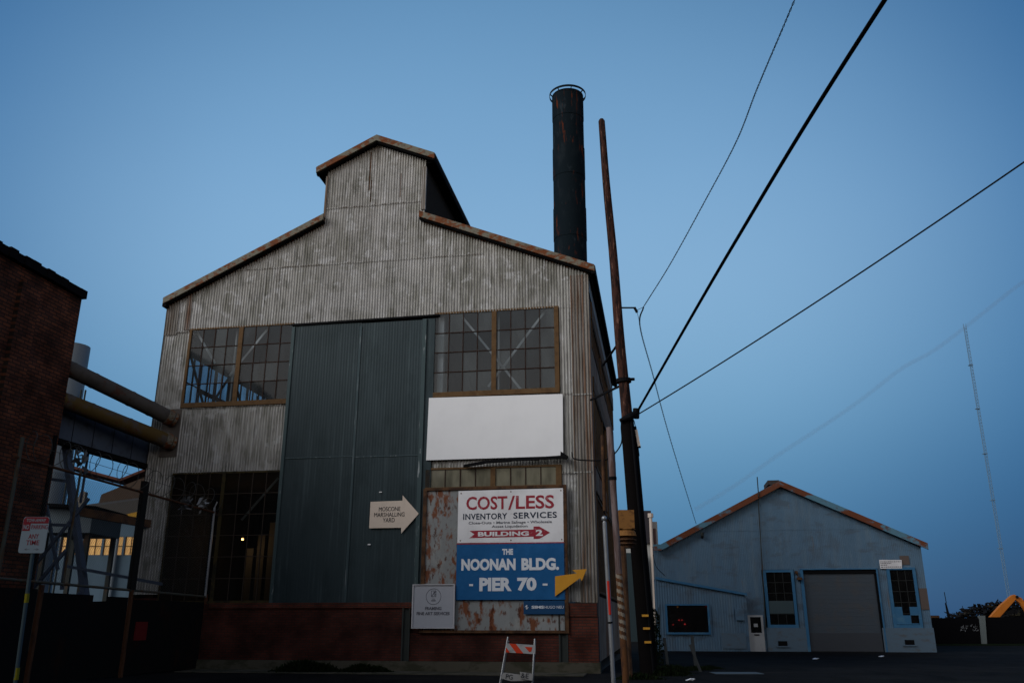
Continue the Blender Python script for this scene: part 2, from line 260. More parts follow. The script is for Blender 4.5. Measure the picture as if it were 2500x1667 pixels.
# ------------------------------------------------------------------ mesh builder
class MB:
    def __init__(s): s.v = []; s.f = []
    def add(s, vs, fs):
        o = len(s.v); s.v += [tuple(v) for v in vs]; s.f += [tuple(i + o for i in f) for f in fs]; return s
    def box(s, x0, x1, y0, y1, z0, z1):
        v = [(x, y, z) for z in (z0, z1) for y in (y0, y1) for x in (x0, x1)]
        return s.add(v, [(0, 2, 3, 1), (4, 5, 7, 6), (0, 1, 5, 4), (2, 6, 7, 3), (0, 4, 6, 2), (1, 3, 7, 5)])
    def prism(s, poly, y0, y1):          # poly in (x, z), extruded along y
        n = len(poly); v = [(x, y0, z) for x, z in poly] + [(x, y1, z) for x, z in poly]
        return s.add(v, [tuple(range(n)), tuple(range(2 * n - 1, n - 1, -1))] + [(i, i + n, (i + 1) % n + n, (i + 1) % n) for i in range(n)])
    def prismx(s, poly, x0, x1):         # poly in (y, z), extruded along x
        n = len(poly); v = [(x0, y, z) for y, z in poly] + [(x1, y, z) for y, z in poly]
        return s.add(v, [tuple(range(n)), tuple(range(2 * n - 1, n - 1, -1))] + [(i, i + n, (i + 1) % n + n, (i + 1) % n) for i in range(n)])
    def quad(s, a, b, c, d, t=0.04):     # slab: quad thickened along its normal
        a, b, c, d = map(Vector, (a, b, c, d)); n = (b - a).cross(d - a).normalized() * t
        return s.add([a, b, c, d, a + n, b + n, c + n, d + n], [(0, 3, 2, 1), (4, 5, 6, 7), (0, 1, 5, 4), (1, 2, 6, 5), (2, 3, 7, 6), (3, 0, 4, 7)])
    def tube(s, pts, r, n=10, caps=True):
        pts = [Vector(p) for p in pts]; k = len(pts); rs = r if isinstance(r, (list, tuple)) else [r] * k
        vs = []; up = None
        for i, p in enumerate(pts):
            d = (pts[min(i + 1, k - 1)] - pts[max(i - 1, 0)]).normalized()
            if up is None: up = d.orthogonal().normalized()
            up = (up - d * up.dot(d)).normalized(); q = d.cross(up)
            vs += [p + (up * math.cos(2 * math.pi * j / n) + q * math.sin(2 * math.pi * j / n)) * rs[i] for j in range(n)]
        fs = [(i * n + j, i * n + (j + 1) % n, (i + 1) * n + (j + 1) % n, (i + 1) * n + j) for i in range(k - 1) for j in range(n)]
        if caps: fs += [tuple(range(n - 1, -1, -1)), tuple(range((k - 1) * n, k * n))]
        return s.add(vs, fs)
    def bar(s, a, b, w, h):              # rectangular bar from a to b
        a, b = Vector(a), Vector(b); d = (b - a).normalized()
        up = Vector((0, 0, 1)) if abs(d.z) < 0.95 else Vector((0, 1, 0))
        x = d.cross(up).normalized() * w / 2; y = x.cross(d).normalized() * h / 2
        v = [p + sx * x + sy * y for p in (a, b) for sx, sy in ((-1, -1), (1, -1), (1, 1), (-1, 1))]
        return s.add(v, [(3, 2, 1, 0), (4, 5, 6, 7)] + [(i, (i + 1) % 4, (i + 1) % 4 + 4, i + 4) for i in range(4)])
    def corr(s, u0, u1, zb, zt, y=0.0, pitch=0.1, amp=0.017, axis='x', wob=0.004):
        """corrugated sheet in the x-z (or y-z) plane, zb and zt numbers or functions of u"""
        fb = zb if callable(zb) else (lambda u: zb); ft = zt if callable(zt) else (lambda u: zt)
        n = max(2, int(abs(u1 - u0) / pitch * 8)); vs = []; rows = 4
        for i in range(n + 1):
            u = u0 + (u1 - u0) * i / n; b, t = fb(u), ft(u)
            base = amp * math.cos(2 * math.pi * u / pitch)
            for j in range(rows):
                z = b + (t - b) * j / (rows - 1)
                yy = y + base + wob * math.sin(u * 2.3 + z * 1.7) + wob * math.sin(z * 3.1 + u * 0.7)
                vs.append((u, yy, z) if axis == 'x' else (yy, u, z))
        fs = [(i * rows + j, (i + 1) * rows + j, (i + 1) * rows + j + 1, i * rows + j + 1) for i in range(n) for j in range(rows - 1)]
        return s.add(vs, fs)
    def rotated(s, mat):
        s.v = [tuple(mat @ Vector(v)) for v in s.v]; return s

YAW = R(-9.5)
class Frame:
    def __init__(s, o, rz): s.o = Vector(o); s.rz = rz; s.m = Matrix.Translation(s.o) @ Matrix.Rotation(rz, 4, 'Z')
FA = Frame((0, 27.5, 0), YAW)              # warehouse front: x along the front, y into the building
FB = Frame((15.134, 51.5, 0), YAW)         # blue shed front
FW = Frame((0, 0, 0), 0)
def toW(fr, p): return tuple(fr.m @ Vector(p))

def mesh(name, mb, mat, shift=(0, 0, 0), smooth=False):
    me = bpy.data.meshes.new(name)
    sx, sy, sz = shift
    me.from_pydata([(x - sx, y - sy, z - sz) for x, y, z in mb.v], [], mb.f); me.update()
    for m in (mat if isinstance(mat, (list, tuple)) else [mat]): me.materials.append(m)
    if smooth:
        for p in me.polygons: p.use_smooth = True
        try: me.set_sharp_from_angle(angle=R(40))
        except Exception: pass
    return me
def props(o, label=None, cat=None, group=None, kind=None):
    if label: o['label'] = label
    if cat: o['category'] = cat
    if group: o['group'] = group
    if kind: o['kind'] = kind
class Thing:
    def __init__(s, name, label, cat, fr, base, group=None):
        s.fr = fr; s.base = base
        s.o = bpy.data.objects.new(name, None); COL.objects.link(s.o); s.o.empty_display_size = 0.3
        s.o.location = toW(fr, base); s.o.rotation_euler = (0, 0, fr.rz); props(s.o, label, cat, group)
    def part(s, name, mb, mat, parent=None, label=None, smooth=False):
        o = bpy.data.objects.new(name, mesh(name, mb, mat, s.base, smooth)); COL.objects.link(o)
        o.parent = parent or s.o
        if label: o['label'] = label
        return o
def single(name, mb, mat, label, cat, fr=FW, group=None, kind=None, smooth=False, base=None):
    if base is None:
        xs, ys, zs = zip(*mb.v); base = ((min(xs) + max(xs)) / 2, (min(ys) + max(ys)) / 2, min(zs))
    o = bpy.data.objects.new(name, mesh(name, mb, mat, base, smooth)); COL.objects.link(o)
    o.location = toW(fr, base); o.rotation_euler = (0, 0, fr.rz); props(o, label, cat, group, kind)
    return o

def text(body, cx, zc, width, height, y, bold=0.0, space=1.0, depth=0.006, rot=0.0, shear=0.0):
    cu = bpy.data.curves.new('t', 'FONT'); cu.body = body; cu.size = 1; cu.offset = bold; cu.space_character = space
    cu.extrude = 0.02; cu.resolution_u = 3; cu.shear = shear
    ob = bpy.data.objects.new('t', cu); COL.objects.link(ob)
    me = bpy.data.meshes.new_from_object(ob.evaluated_get(bpy.context.evaluated_depsgraph_get()))
    vs = [v.co.copy() for v in me.vertices]; fs = [tuple(p.vertices) for p in me.polygons]
    bpy.data.objects.remove(ob); bpy.data.curves.remove(cu); bpy.data.meshes.remove(me)
    x0, x1 = min(v.x for v in vs), max(v.x for v in vs); y0, y1 = min(v.y for v in vs), max(v.y for v in vs)
    mb = MB(); c, sn = math.cos(rot), math.sin(rot); out_ = []
    for v in vs:
        a = (v.x - (x0 + x1) / 2) / (x1 - x0) * width; b = (v.y - (y0 + y1) / 2) / (y1 - y0) * height
        out_.append((cx + a * c - b * sn, y - depth / 2 - v.z / 0.02 * depth / 2, zc + a * sn + b * c))
    return mb.add(out_, fs)

# ------------------------------------------------------------------ ground
gb = MB(); xs = [-3000, -600, -120, -60, -40, -30, -24, -18, -12, -6, 0, 6, 12, 18, 24, 30, 40, 60, 120, 600, 3000]
ys = [-600, -60, -20, 0, 6, 12, 18, 22, 26, 30, 34, 38, 42, 46, 50, 56, 64, 74, 90, 130, 250, 600, 3000]
def gz(y):
    t = min(1, max(0, (y - 29) / 17)); return -0.2 * t * t * (3 - 2 * t)
gb.add([(x, y, gz(y)) for y in ys for x in xs], [(j * len(xs) + i, j * len(xs) + i + 1, (j + 1) * len(xs) + i + 1, (j + 1) * len(xs) + i) for j in range(len(ys) - 1) for i in range(len(xs) - 1)])
single('ground', gb, ASPHALT, None, None, kind='structure', base=(0, 0, 0))
# gutter kerb strip along the warehouse wall
single('pavement', MB().box(-10.1, 2.3, -1.6, -0.16, -0.25, 0.02), CONC, None, None, FA, kind='structure')

# ------------------------------------------------------------------ the corrugated warehouse
UL, UR, DEP = -12.93, 2.61, 15.0
rkL = [(-13.01, 12.80), (-7.01, 15.74)]; rkR = [(-3.36, 15.555), (2.884, 13.0)]
clr = [(-7.43, 17.71), (-5.13, 18.865), (-2.86, 17.88)]
def lerp(p, q, u): return p[1] + (q[1] - p[1]) * (u - p[0]) / (q[0] - p[0])
def top(u):                               # underside of the roof at u
    if u < -7.07: return lerp(*rkL, u) - 0.14
    if u > -3.24: return lerp(*rkR, u) - 0.14
    return (lerp(clr[0], clr[1], u) if u < clr[1][0] else lerp(clr[1], clr[2], u)) - 0.14
wh = Thing('corrugated_warehouse', 'tall gabled corrugated metal warehouse with brick base and tall dark green door', 'warehouse', FA, (-5.16, 0, 0))
S1, S2 = 13.80, 16.06
wb = MB()
wb.corr(UL, -11.98, 11.48, top, 0.0)                          # narrow corner sheets
wb.corr(UL, -11.84, 2.3, 11.50, 0.012)
def cl(a): return lambda u: min(a, top(u))
wb.corr(-11.98, -7.07, 11.56, cl(S1), -0.012)
wb.corr(-10.7, -7.07, S1 - 0.03, top, 0.006)
wb.corr(-7.07, -3.24, 11.52, S1, -0.012); wb.corr(-7.07, -3.24, S1 - 0.03, S2, 0.004); wb.corr(-7.07, -3.24, S2 - 0.03, top, 0.02)
wb.corr(-3.24, 1.62, 11.60, cl(S1), -0.012); wb.corr(-3.24, 0.98, S1 - 0.03, top, 0.006)
wb.corr(1.62, UR, 11.58, top, -0.012)
for a, b in ((8.55, 11.60), (5.95, 8.57), (2.02, 5.97)): wb.corr(1.62, UR, a, b, -0.004 if a > 8 else (0.004 if a > 5 else 0.01))
wb.corr(-11.86, -7.93, 6.30, 8.68, -0.004)                    # between the two left windows
wb.corr(-12.93, -11.84, 6.28, 8.60, -0.002)
wb.corr(-2.83, 1.62, 6.20, 8.70, 0.02)                        # behind the blank panel
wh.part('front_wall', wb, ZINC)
LAP = M('lap_edge_zinc', (0.34, 0.335, 0.32), 0.6, layers=[((0.13, 0.11, 0.09), (3, 2, 2), 0.44, 0.6, 0.9)])
for (a, b, z, y_) in ((-10.6, -1.0, S1 - 0.035, -0.026), (-7.07, -3.24, S2 - 0.035, -0.014), (UL, -11.84, 11.47, -0.02), (1.62, 2.02, 8.55, -0.02), (1.62, UR, 5.95, -0.04), (-11.86, -7.93, 8.58, -0.022), (-11.9, -7.93, 6.29, -0.02), (2.02, UR + 0.03, 8.50, -0.042), (-11.9, -7.95, 11.555, -0.03), (-2.7, 1.45, 11.6, -0.03)):
    wh.part('lap_seam', MB().corr(a, b, z, z + 0.045, y_), LAP)
for (x, z0, z1, wd) in ((-5.42, 16.7, 18.3, 0.05), (-5.34, 16.2, 17.1, 0.035), (-4.2, 16.3, 17.3, 0.03)):
    wh.part('rust_run', MB().corr(x, x + wd, z0, z1, 0.0165 if z0 > 16 else -0.015), RUSTBROWN)
cb = MB()                                                     # rust-streaked corner sheets, standing proud
cb.corr(2.02, UR + 0.03, 8.50, 12.75, -0.028); cb.corr(2.02, UR + 0.03, 5.95, 8.52, -0.022); cb.corr(2.12, UR + 0.03, 2.0, 5.97, -0.026)
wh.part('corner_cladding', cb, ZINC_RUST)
FRG = M('rust_fringe', (0.15, 0.13, 0.10), 0.8, layers=[((0.10, 0.036, 0.014), (7, 2, 2.5), 0.42, 0.52, 0.95)])
for a_, b_, fz in ((-12.9, -7.1, rkL), (-3.2, 2.6, rkR)):
    wh.part('rust_fringe', MB().corr(a_, b_, lambda u, fz=fz: lerp(*fz, u) - 0.33 - 0.05 * noise.noise((u * 6, 0, 1)), lambda u, fz=fz: lerp(*fz, u) - 0.2, -0.036), FRG)
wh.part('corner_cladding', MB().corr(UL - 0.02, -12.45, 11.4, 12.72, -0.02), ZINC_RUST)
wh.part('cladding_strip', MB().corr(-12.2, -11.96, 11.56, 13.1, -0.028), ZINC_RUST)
# brick base
bb = MB()
bb.box(-11.9, -3.42, -0.12, 0.25, 0.28, 2.0); bb.box(-3.22, 1.48, -0.12, 0.25, 0.28, 1.12); bb.box(-3.22, 1.48, -0.05, 0.25, 1.12, 2.0)
bb.box(-12.93, -11.9, -0.05, 0.25, 0.28, 2.2)
wh.part('brick_base', bb, BRICK)
wh.part('brick_cap', MB().box(-9.95, -3.1, -0.17, -0.1205, 1.86, 2.02), BRICKPIER)
wh.part('brick_pier', MB().box(1.72, 2.64, -0.14, 0.3, 0.24, 1.60).box(1.70, 2.62, -0.17, 0.3, 1.60, 1.99), BRICKPIER)
wh.part('concrete_footing', MB().box(-11.95, 2.68, -0.2, 0.3, -0.3, 0.30), CONC)
for a, b in ((-3.42, -3.22), (1.48, 1.70)):
    wh.part('steel_post', MB().box(a, b, -0.10, 0.2, 0.28, 1.9).box(a - 0.03, a + 0.02, -0.16, -0.1, 0.28, 1.86).box(b - 0.02, b + 0.03, -0.16, -0.1, 0.28, 1.86), POSTM)
# side, back walls, floor, roof
sb = MB()
sb.corr(0.0, DEP, 5.6, 6.3, UR, axis='y'); sb.corr(0, DEP, 0.3, 2.2, UR, axis='y'); sb.corr(0.0, 1.0, 2.2, 12.9, UR, axis='y')
sb.corr(0, DEP, 9.4, 10.4, UR, axis='y')
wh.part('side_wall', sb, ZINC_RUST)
wh.part('side_fascia', MB().box(UR - 0.02, UR + 0.05, 0.03, DEP, 12.15, 12.86), M('pale_painted_board', (0.26, 0.30, 0.31), 0.7, layers=[((0.18, 0.2, 0.2), (2, 2, 2), 0.45, 0.7, 0.8)]))
wh.part('ochre_band', MB().box(UR - 0.02, UR + 0.06, 1.0, DEP, 11.5, 12.13).box(UR - 0.02, UR + 0.06, 1.0, DEP, 8.9, 9.4).box(UR - 0.02, UR + 0.07, 7.4, DEP, 5.4, 8.9), OCHRE)
for z0, z1 in ((10.42, 11.48), (6.32, 8.88), (2.3, 5.38)):
    nw = 3; L0 = 1.05; LW = (DEP - 0.2 - L0) / nw
    for i in range(nw):
        y0, y1 = L0 + i * LW, L0 + (i + 1) * LW - 0.12
        if i and z0 < 8.9 and z0 > 5.4: continue
        fr_ = MB().box(UR - 0.03, UR + 0.05, y0, y0 + 0.08, z0, z1).box(UR - 0.03, UR + 0.05, y1 - 0.08, y1, z0, z1).box(UR - 0.03, UR + 0.045, y0 + 0.08, y1 - 0.08, z0, z0 + 0.07).box(UR - 0.03, UR + 0.045, y0 + 0.08, y1 - 0.08, z1 - 0.07, z1)
        k = 0.55
        while y0 + k < y1 - 0.1: fr_.box(UR - 0.01, UR + 0.02, y0 + k, y0 + k + 0.03, z0 + 0.07, z1 - 0.07); k += 0.55
        o = wh.part('side_window', fr_, OCHRE)
        wh.part('pane', MB().box(UR - 0.004, UR + 0.002, y0 + 0.02, y1 - 0.02, z0 + 0.02, z1 - 0.02), GLASS, o)
lw = MB().box(UL - 0.05, UL + 0.02, 0.02, DEP, 0, 7.0).box(UL - 0.05, UL + 0.02, 0.02, DEP, 11.35, 12.7).box(UL - 0.05, UL + 0.02, 0.02, 1.1, 7.0, 11.35)
wh.part('left_wall', lw, INTERIOR)
gl = MB()
y = 1.1; i = 0
while y < DEP: gl.box(UL - 0.03, UL + 0.03, y, y + (0.14 if i % 5 == 0 else 0.045), 7.0, 11.35); y += 0.56; i += 1
for z in (8.0, 9.05, 10.1): gl.box(UL - 0.02, UL + 0.02, 1.1, DEP, z, z + 0.04)
gl.box(UL + 0.06, UL + 0.40, 1.0, DEP, 11.12, 11.85)
for y in (1.2, 4.8, 8.4, 12.0):
    gl.bar((UL + 0.3, y, 7), (UL + 0.3, y + 3.5, 11.3), 0.07, 0.07); gl.bar((UL + 0.3, y + 3.5, 7), (UL + 0.3, y, 11.3), 0.07, 0.07); gl.bar((UL + 0.25, y, 2), (UL + 0.25, y, 12), 0.16, 0.16)
    gl.bar((UL + 0.9, y, 9.6), (UL + 0.9, y + 3.6, 9.6), 0.07, 0.12); gl.bar((UL + 0.9, y + 1.2, 8.8), (UL + 0.9, y + 1.2, 10.6), 0.07, 0.09)
gl.box(UL + 0.2, UL + 1.5, 2.0, 9.0, 8.8, 9.05)
wh.part('left_glazing_frame', gl, DARK)
wh.part('left_panes', MB().box(UL - 0.005, UL + 0.005, 1.1, DEP, 7.0, 11.35), GLASS)
wh.part('gallery_floor', MB().box(UL + 0.1, -7.4, 1.4, DEP - 0.2, 6.55, 6.7), INTERIOR)
bk = MB()
for a, b in ((UL, -11.2), (-7.6, -6.6), (-3.2, -2.4), (0.6, UR)): bk.box(a, b, DEP - 0.05, DEP, 0, 12.6)
for a, b in ((-11.2, -7.6), (-6.6, -3.2), (-2.4, 0.6)): bk.box(a, b, DEP - 0.05, DEP, 0, 2.0).box(a, b, DEP - 0.05, DEP, 4.6, 12.6)
bk.prism([(UL, 12.6), (UR, 12.6), (-3.3, 15.2), (-3.3, 17.5), (-5.16, 18.5), (-7.0, 17.5), (-7.0, 15.4)], DEP - 0.05, DEP)
wh.part('back_wall', bk, INTERIOR)
for a, b in ((-11.2, -7.6), (-6.6, -3.2), (-2.4, 0.6)):
    k = MB().box(a, a + 0.06, DEP - 0.04, DEP - 0.01, 2, 4.6).box(b - 0.06, b, DEP - 0.04, DEP - 0.01, 2, 4.6)
    x = a + 0.5
    while x < b - 0.2: k.box(x, x + 0.05, DEP - 0.04, DEP - 0.01, 2, 4.6); x += 0.5
    o = wh.part('back_window', k, DARK)
    wh.part('pane', MB().box(a, b, DEP - 0.03, DEP - 0.02, 2, 4.6), GLASSDARK, o)
wh.part('floor', MB().box(UL, UR, 0.3, DEP - 0.06, -0.3, -0.02 + 0.05), INTERIOR)
YF = -0.26                                                    # front edge of the roof overhang
rf = MB()
for (a, b) in (rkL, rkR):
    rf.quad((a[0], YF + 0.02, a[1] - 0.10), (b[0], YF + 0.02, b[1] - 0.10), (b[0], DEP + 0.2, b[1] - 0.10), (a[0], DEP + 0.2, a[1] - 0.10), 0.07)
wh.part('roof', rf, ROOFM)
it = MB()
for (a, b) in (rkL, rkR):
    it.quad((a[0] + 0.3, 0.1, a[1] - 0.30), (b[0], 0.1, b[1] - 0.30), (b[0], DEP, b[1] - 0.30), (a[0] + 0.3, DEP, a[1] - 0.30), 0.04)
for y in (2.5, 5.5, 8.5, 11.5):
    it.bar((UL + 0.3, y, 12.2), (UR - 0.3, y, 12.2), 0.12, 0.2)
    for k in range(8):
        u = UL + 0.5 + k * 1.9; it.bar((u, y, 12.2), (u + 0.95, y, min(top(u + .95), 14.9) - 0.3), 0.07, 0.07); it.bar((u + 1.9 if u + 1.9 < UR else UR - .3, y, 12.2), (u + 0.95, y, min(top(u + .95), 14.9) - 0.3), 0.07, 0.07)
it.box(UL + 0.1, UR - 0.1, 0.5, DEP - 0.3, 11.9, 11.94)
wh.part('ceiling', it, INTROOF)
def rake(pts, th, y0=YF, y1=YF + 0.10):
    mb = MB()
    for a, b in zip(pts, pts[1:]): mb.prism([a, b, (b[0], b[1] - th), (a[0], a[1] - th)], y0, y1)
    return mb
wh.part('rake_flashing', rake(rkL, 0.24), RUST); wh.part('rake_flashing', rake(rkR, 0.24), RUST)
wh.part('rake_soffit', rake([(a[0], a[1] - 0.24) for a in rkL], 0.07, YF + 0.08, -0.03), DARK); wh.part('rake_soffit', rake([(a[0], a[1] - 0.24) for a in rkR], 0.07, YF + 0.08, -0.03), DARK)  # black soffit strips also draw the dark shadow below the flashing
ev = MB().box(rkR[1][0] - 0.12, rkR[1][0] + 0.02, YF + 0.03, DEP + 0.2, 12.68, 12.93)
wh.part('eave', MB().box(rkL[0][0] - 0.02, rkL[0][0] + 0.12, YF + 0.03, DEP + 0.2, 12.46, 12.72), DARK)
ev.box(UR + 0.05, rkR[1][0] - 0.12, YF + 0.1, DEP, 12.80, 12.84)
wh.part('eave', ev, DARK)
# roof monitor
mo = MB().corr(0.0, DEP - 1, 15.4, 17.75, -3.25, axis='y').corr(0.0, DEP - 1, 15.2, 17.6, -7.06, axis='y')
mon = wh.part('roof_monitor', mo, M('monitor_louvre_sheet', (0.022, 0.024, 0.026), 0.85))
mr_ = MB()
for a, b in zip(clr, clr[1:]): mr_.quad((a[0], YF + 0.02, a[1] - 0.10), (b[0], YF + 0.02, b[1] - 0.10), (b[0], DEP - 0.8, b[1] - 0.10), (a[0], DEP - 0.8, a[1] - 0.10), 0.07)
wh.part('monitor_roof', mr_, ROOFM, mon); wh.part('monitor_flashing', rake(clr, 0.24), RUST, mon)
wh.part('monitor_soffit', rake([(a[0], a[1] - 0.24) for a in clr], 0.07, YF + 0.08, -0.03), DARK, mon)  # black strip also draws the shadow under the monitor flashing
wh.part('monitor_eave', MB().box(clr[2][0] - 0.1, clr[2][0], YF + 0.03, DEP - 0.8, 17.6, 17.84).box(clr[0][0], clr[0][0] + 0.1, YF + 0.03, DEP - 0.8, 17.45, 17.70).box(-3.25, -2.96, 0.02, DEP - 1, 17.62, 17.66), DARK, mon)
wh.part('monitor_trim', MB().box(-3.36, -3.2, -0.05, 0.05, 15.7, 17.45), ZINC_RUST, mon); wh.part('monitor_trim', MB().box(-7.10, -7.03, -0.04, 0.05, 15.4, 17.4), ZINC_RUST, mon)
# the tall sliding door
dd = MB().corr(-7.86, -5.36, 2.0, 6.72, -0.06, 0.1, 0.0022).corr(-5.36, -3.05, 2.0, 6.70, -0.06, 0.1, 0.0022).corr(-7.86, -5.36, 6.69, 11.44, -0.066, 0.1, 0.0022).corr(-5.36, -3.05, 6.67, 11.42, -0.066, 0.1, 0.0022)
door = wh.part('sliding_door', dd, GREEN)
wh.part('door_lap', MB().box(-7.84, -5.37, -0.078, -0.07, 6.69, 6.725).box(-5.37, -3.07, -0.078, -0.07, 6.66, 6.695), GREENLIGHT, door)
wh.part('door_seam', MB().box(-5.41, -5.33, -0.085, -0.072, 2.03, 11.3), GREENLIGHT, door)
for tb in (MB().box(-3.13, -2.99, -0.10, 0.0, 2.0, 11.44), MB().box(-7.93, -7.82, -0.10, 0.0, 2.0, 11.42)): wh.part('door_edge_trim', tb, M('green_edge_trim', (0.05, 0.075, 0.08), 0.6, layers=[((0.3, 0.33, 0.34), (9, 9, 1.1), 0.60, 0.66, 0.9)]), door)
wh.part('door_jamb', MB().box(-2.99, -2.70, -0.05, 0.06, 2.0, 11.46), GREEN, door)
wh.part('door_track', MB().prism([(-7.95, 11.46), (-2.55, 11.52), (-2.55, 11.58), (-7.95, 11.53)], -0.12, 0.0), BLACKM)  # thin black track also draws the shadow line over the door
# windows
def window(name, u0, u1, z0, z1, cols, rows, glass, mull=None, barw=0.028, frame=0.16, framemat=OCHRE, sill=0.17, jamb=(0.1, 0.1), y=-0.01, barmat=RUSTBAR, thing=None, head=0.06):
    thing = thing or wh
    f = MB().box(u0 - jamb[0], u1 + jamb[1], y - 0.05, y + 0.05, z0 - sill, z0)
    if jamb[0]: f.box(u0 - jamb[0], u0, y - 0.04, y + 0.05, z0, z1)
    if jamb[1]: f.box(u1, u1 + jamb[1], y - 0.04, y + 0.05, z0, z1)
    if head: f.box(u0 - jamb[0], u1 + jamb[1], y - 0.03, y + 0.05, z1, z1 + head)
    if mull: f.box(mull - frame / 2, mull + frame / 2, y - 0.045, y + 0.05, z0, z1)
    o = thing.part(name, f, framemat)
    b = MB(); segs = [(u0, mull - frame / 2), (mull + frame / 2, u1)] if mull else [(u0, u1)]
    for (a, c), n in zip(segs, cols):
        for i in range(1, n): x = a + (c - a) * i / n; b.box(x - barw / 2, x + barw / 2, y - 0.02, y + 0.02, z0, z1)
    for i in range(1, rows):
        z = z0 + (z1 - z0) * i / rows
        for a, c in segs: b.box(a, c, y - 0.024, y + 0.024, z - barw / 2, z + barw / 2)
    if len(b.v): thing.part('glazing_bars', b, barmat, o)
    pm = MB(); idx = []; rg_ = random.Random(int(abs(u0) * 100))
    for (a, c), n in zip(segs, cols):
        for i in range(n):
            for k in range(rows):
                x0, x1 = a + (c - a) * i / n, a + (c - a) * (i + 1) / n; q0, q1 = z0 + (z1 - z0) * k / rows, z0 + (z1 - z0) * (k + 1) / rows
                t_ = [rg_.uniform(-0.004, 0.004) for _ in range(3)]; t_.append(t_[0] + t_[2] - t_[1])
                pm.add([(x0, y + t_[0], q0), (x1, y + t_[1], q0), (x1, y + t_[2], q1), (x0, y + t_[3], q1)], [(0, 1, 2, 3)]); idx.append(rg_.choice((0, 0, 1, 2)))
    alt = {GLASS: [GLASS, GLASS_B, GLASS_C]}.get(glass, [glass] * 3)
    g = thing.part('panes', pm, alt, o)
    for p_, m_i in zip(g.data.polygons, idx): p_.material_index = m_i
    return o
window('upper_window', -11.82, -7.90, 8.80, 11.54, (4, 4), 4, GLASS, mull=-9.89, jamb=(0.09, 0.0))
window('upper_window', -2.70, 1.45, 8.79, 11.60, (4, 4), 4, GLASS, mull=-0.617, jamb=(0.0, 0.15))
window('low_window', -2.72, 1.43, 5.60, 6.18, (4, 4), 1, GLASSCREAM, mull=-0.62, jamb=(0.15, 0.18), sill=0.05)
window('lower_window', -11.85, -7.93, 2.1, 6.26, (4, 4), 6, GLASSDARK, mull=-9.97, jamb=(0.04, 0.0), sill=0.1, frame=0.12, framemat=M('grimy_olive_frame', (0.055, 0.042, 0.018), 0.85, layers=[((0.02, 0.018, 0.014), (3, 3, 2), 0.45, 0.6, 0.8)]), barmat=M('grimy_bar', (0.045, 0.035, 0.028), 0.9))
br = MB()
for a, b in (((-11.95, 11.8), (-10.9, 10.3)), ((-8.85, 11.7), (-10.3, 9.8)), ((-1.95, 11.75), (0.3, 8.8)), ((1.25, 11.75), (-0.85, 8.98)), ((-8.1, 6.1), (-9.3, 4.7))):
    br.bar((a[0], 0.2, a[1]), (b[0], 0.2, b[1]), 0.03, 0.075)
br.bar((-0.5, 0.25, 8.5), (-0.5, 0.25, 11.9), 0.05, 0.05); br.bar((-10.2, 0.25, 8.5), (-10.2, 0.25, 11.9), 0.05, 0.05)
wh.part('wind_brace', br, STEELW)
cn = MB().box(-2.62, -2.42, 0.15, 0.35, 0.1, 12.0)
wh.part('inner_column', cn, STEELW)

# interior lamp and stored things glimpsed through the lower window
lamp = Thing('hanging_lamp', 'small lit warm bulb hanging inside the dark lower left window', 'lamp', FA, (-11.97 + 1.2, 4.5, 4.3))
lx, ly, lz = -11.35, 4.5, 4.48
lamp.part('bulb', MB().tube([(lx, ly, lz - 0.05), (lx, ly, lz - 0.03), (lx, ly, lz), (lx, ly, lz + 0.03), (lx, ly, lz + 0.05)], [0.01, 0.045, 0.055, 0.04, 0.015], 10), M('lit_bulb', (1, 0.6, 0.3), emit=((1.0, 0.50, 0.18), 4)), smooth=True)
lamp.part('cord', MB().tube([(lx, ly, lz + 0.05), (lx, ly, 11.9)], 0.008, 5), BLACKM)
pl = bpy.data.objects.new('bulb_light', bpy.data.lights.new('bulb_light', 'POINT')); COL.objects.link(pl)
pl.data.energy = 30; pl.data.color = (1, 0.6, 0.3); pl.data.shadow_soft_size = 0.05; pl.parent = lamp.o
pl.location = (lx - lamp.base[0], ly - lamp.base[1] - 0.12, lz - lamp.base[2] - 0.05)
bx = MB(); 
for k in range(5): bx.box(-11.6 + k * 0.45, -11.3 + k * 0.45, 5.4, 5.7, 0.05, 4.2 + 0.5 * ((k * 7) % 3))
single('storage_rack', bx, M('rack_board', (0.10, 0.095, 0.085), 0.8), 'row of tall pale boards stored inside, seen through the lower left window', 'storage rack', FA)

# smokestack
sk = Thing('smokestack', 'tall dark steel smokestack with a hoop around its rim, behind the roof slope', 'chimney', FA, (1.31, 8, 12.5))
m_ = MB(); zs = [12.5] + [13.1 + 1.55 * i for i in range(9)]; zs = [z for z in zs if z < 24.6] + [25.28]; pr = []; pz = []
for i, z in enumerate(zs[:-1]):
    r = 0.745 - 0.002 * i + (0.0 if i % 2 else 0.018); pr += [r, r]; pz += [z, zs[i + 1] - 0.002]
m_.tube([(1.31 + (z - 12.5) * 0.004, 8, z) for z in pz], pr, 40)
sk.part('stack', m_, CHIM, smooth=True)
ring = MB(); 
pts = [(1.36 + 0.86 * math.cos(2 * math.pi * k / 40), 8 + 0.86 * math.sin(2 * math.pi * k / 40), 25.34) for k in range(41)]
for a, b in zip(pts, pts[1:]): ring.bar(a, b, 0.02, 0.11)
sk.part('rim_hoop', ring, CHIM)
for k in range(8):
    a = 2 * math.pi * (k + 0.4) / 8
    sk.part('hoop_bracket', MB().bar((1.36 + 0.72 * math.cos(a), 8 + 0.72 * math.sin(a), 25.22), (1.36 + 0.86 * math.cos(a), 8 + 0.86 * math.sin(a), 25.34), 0.03, 0.05), CHIM)

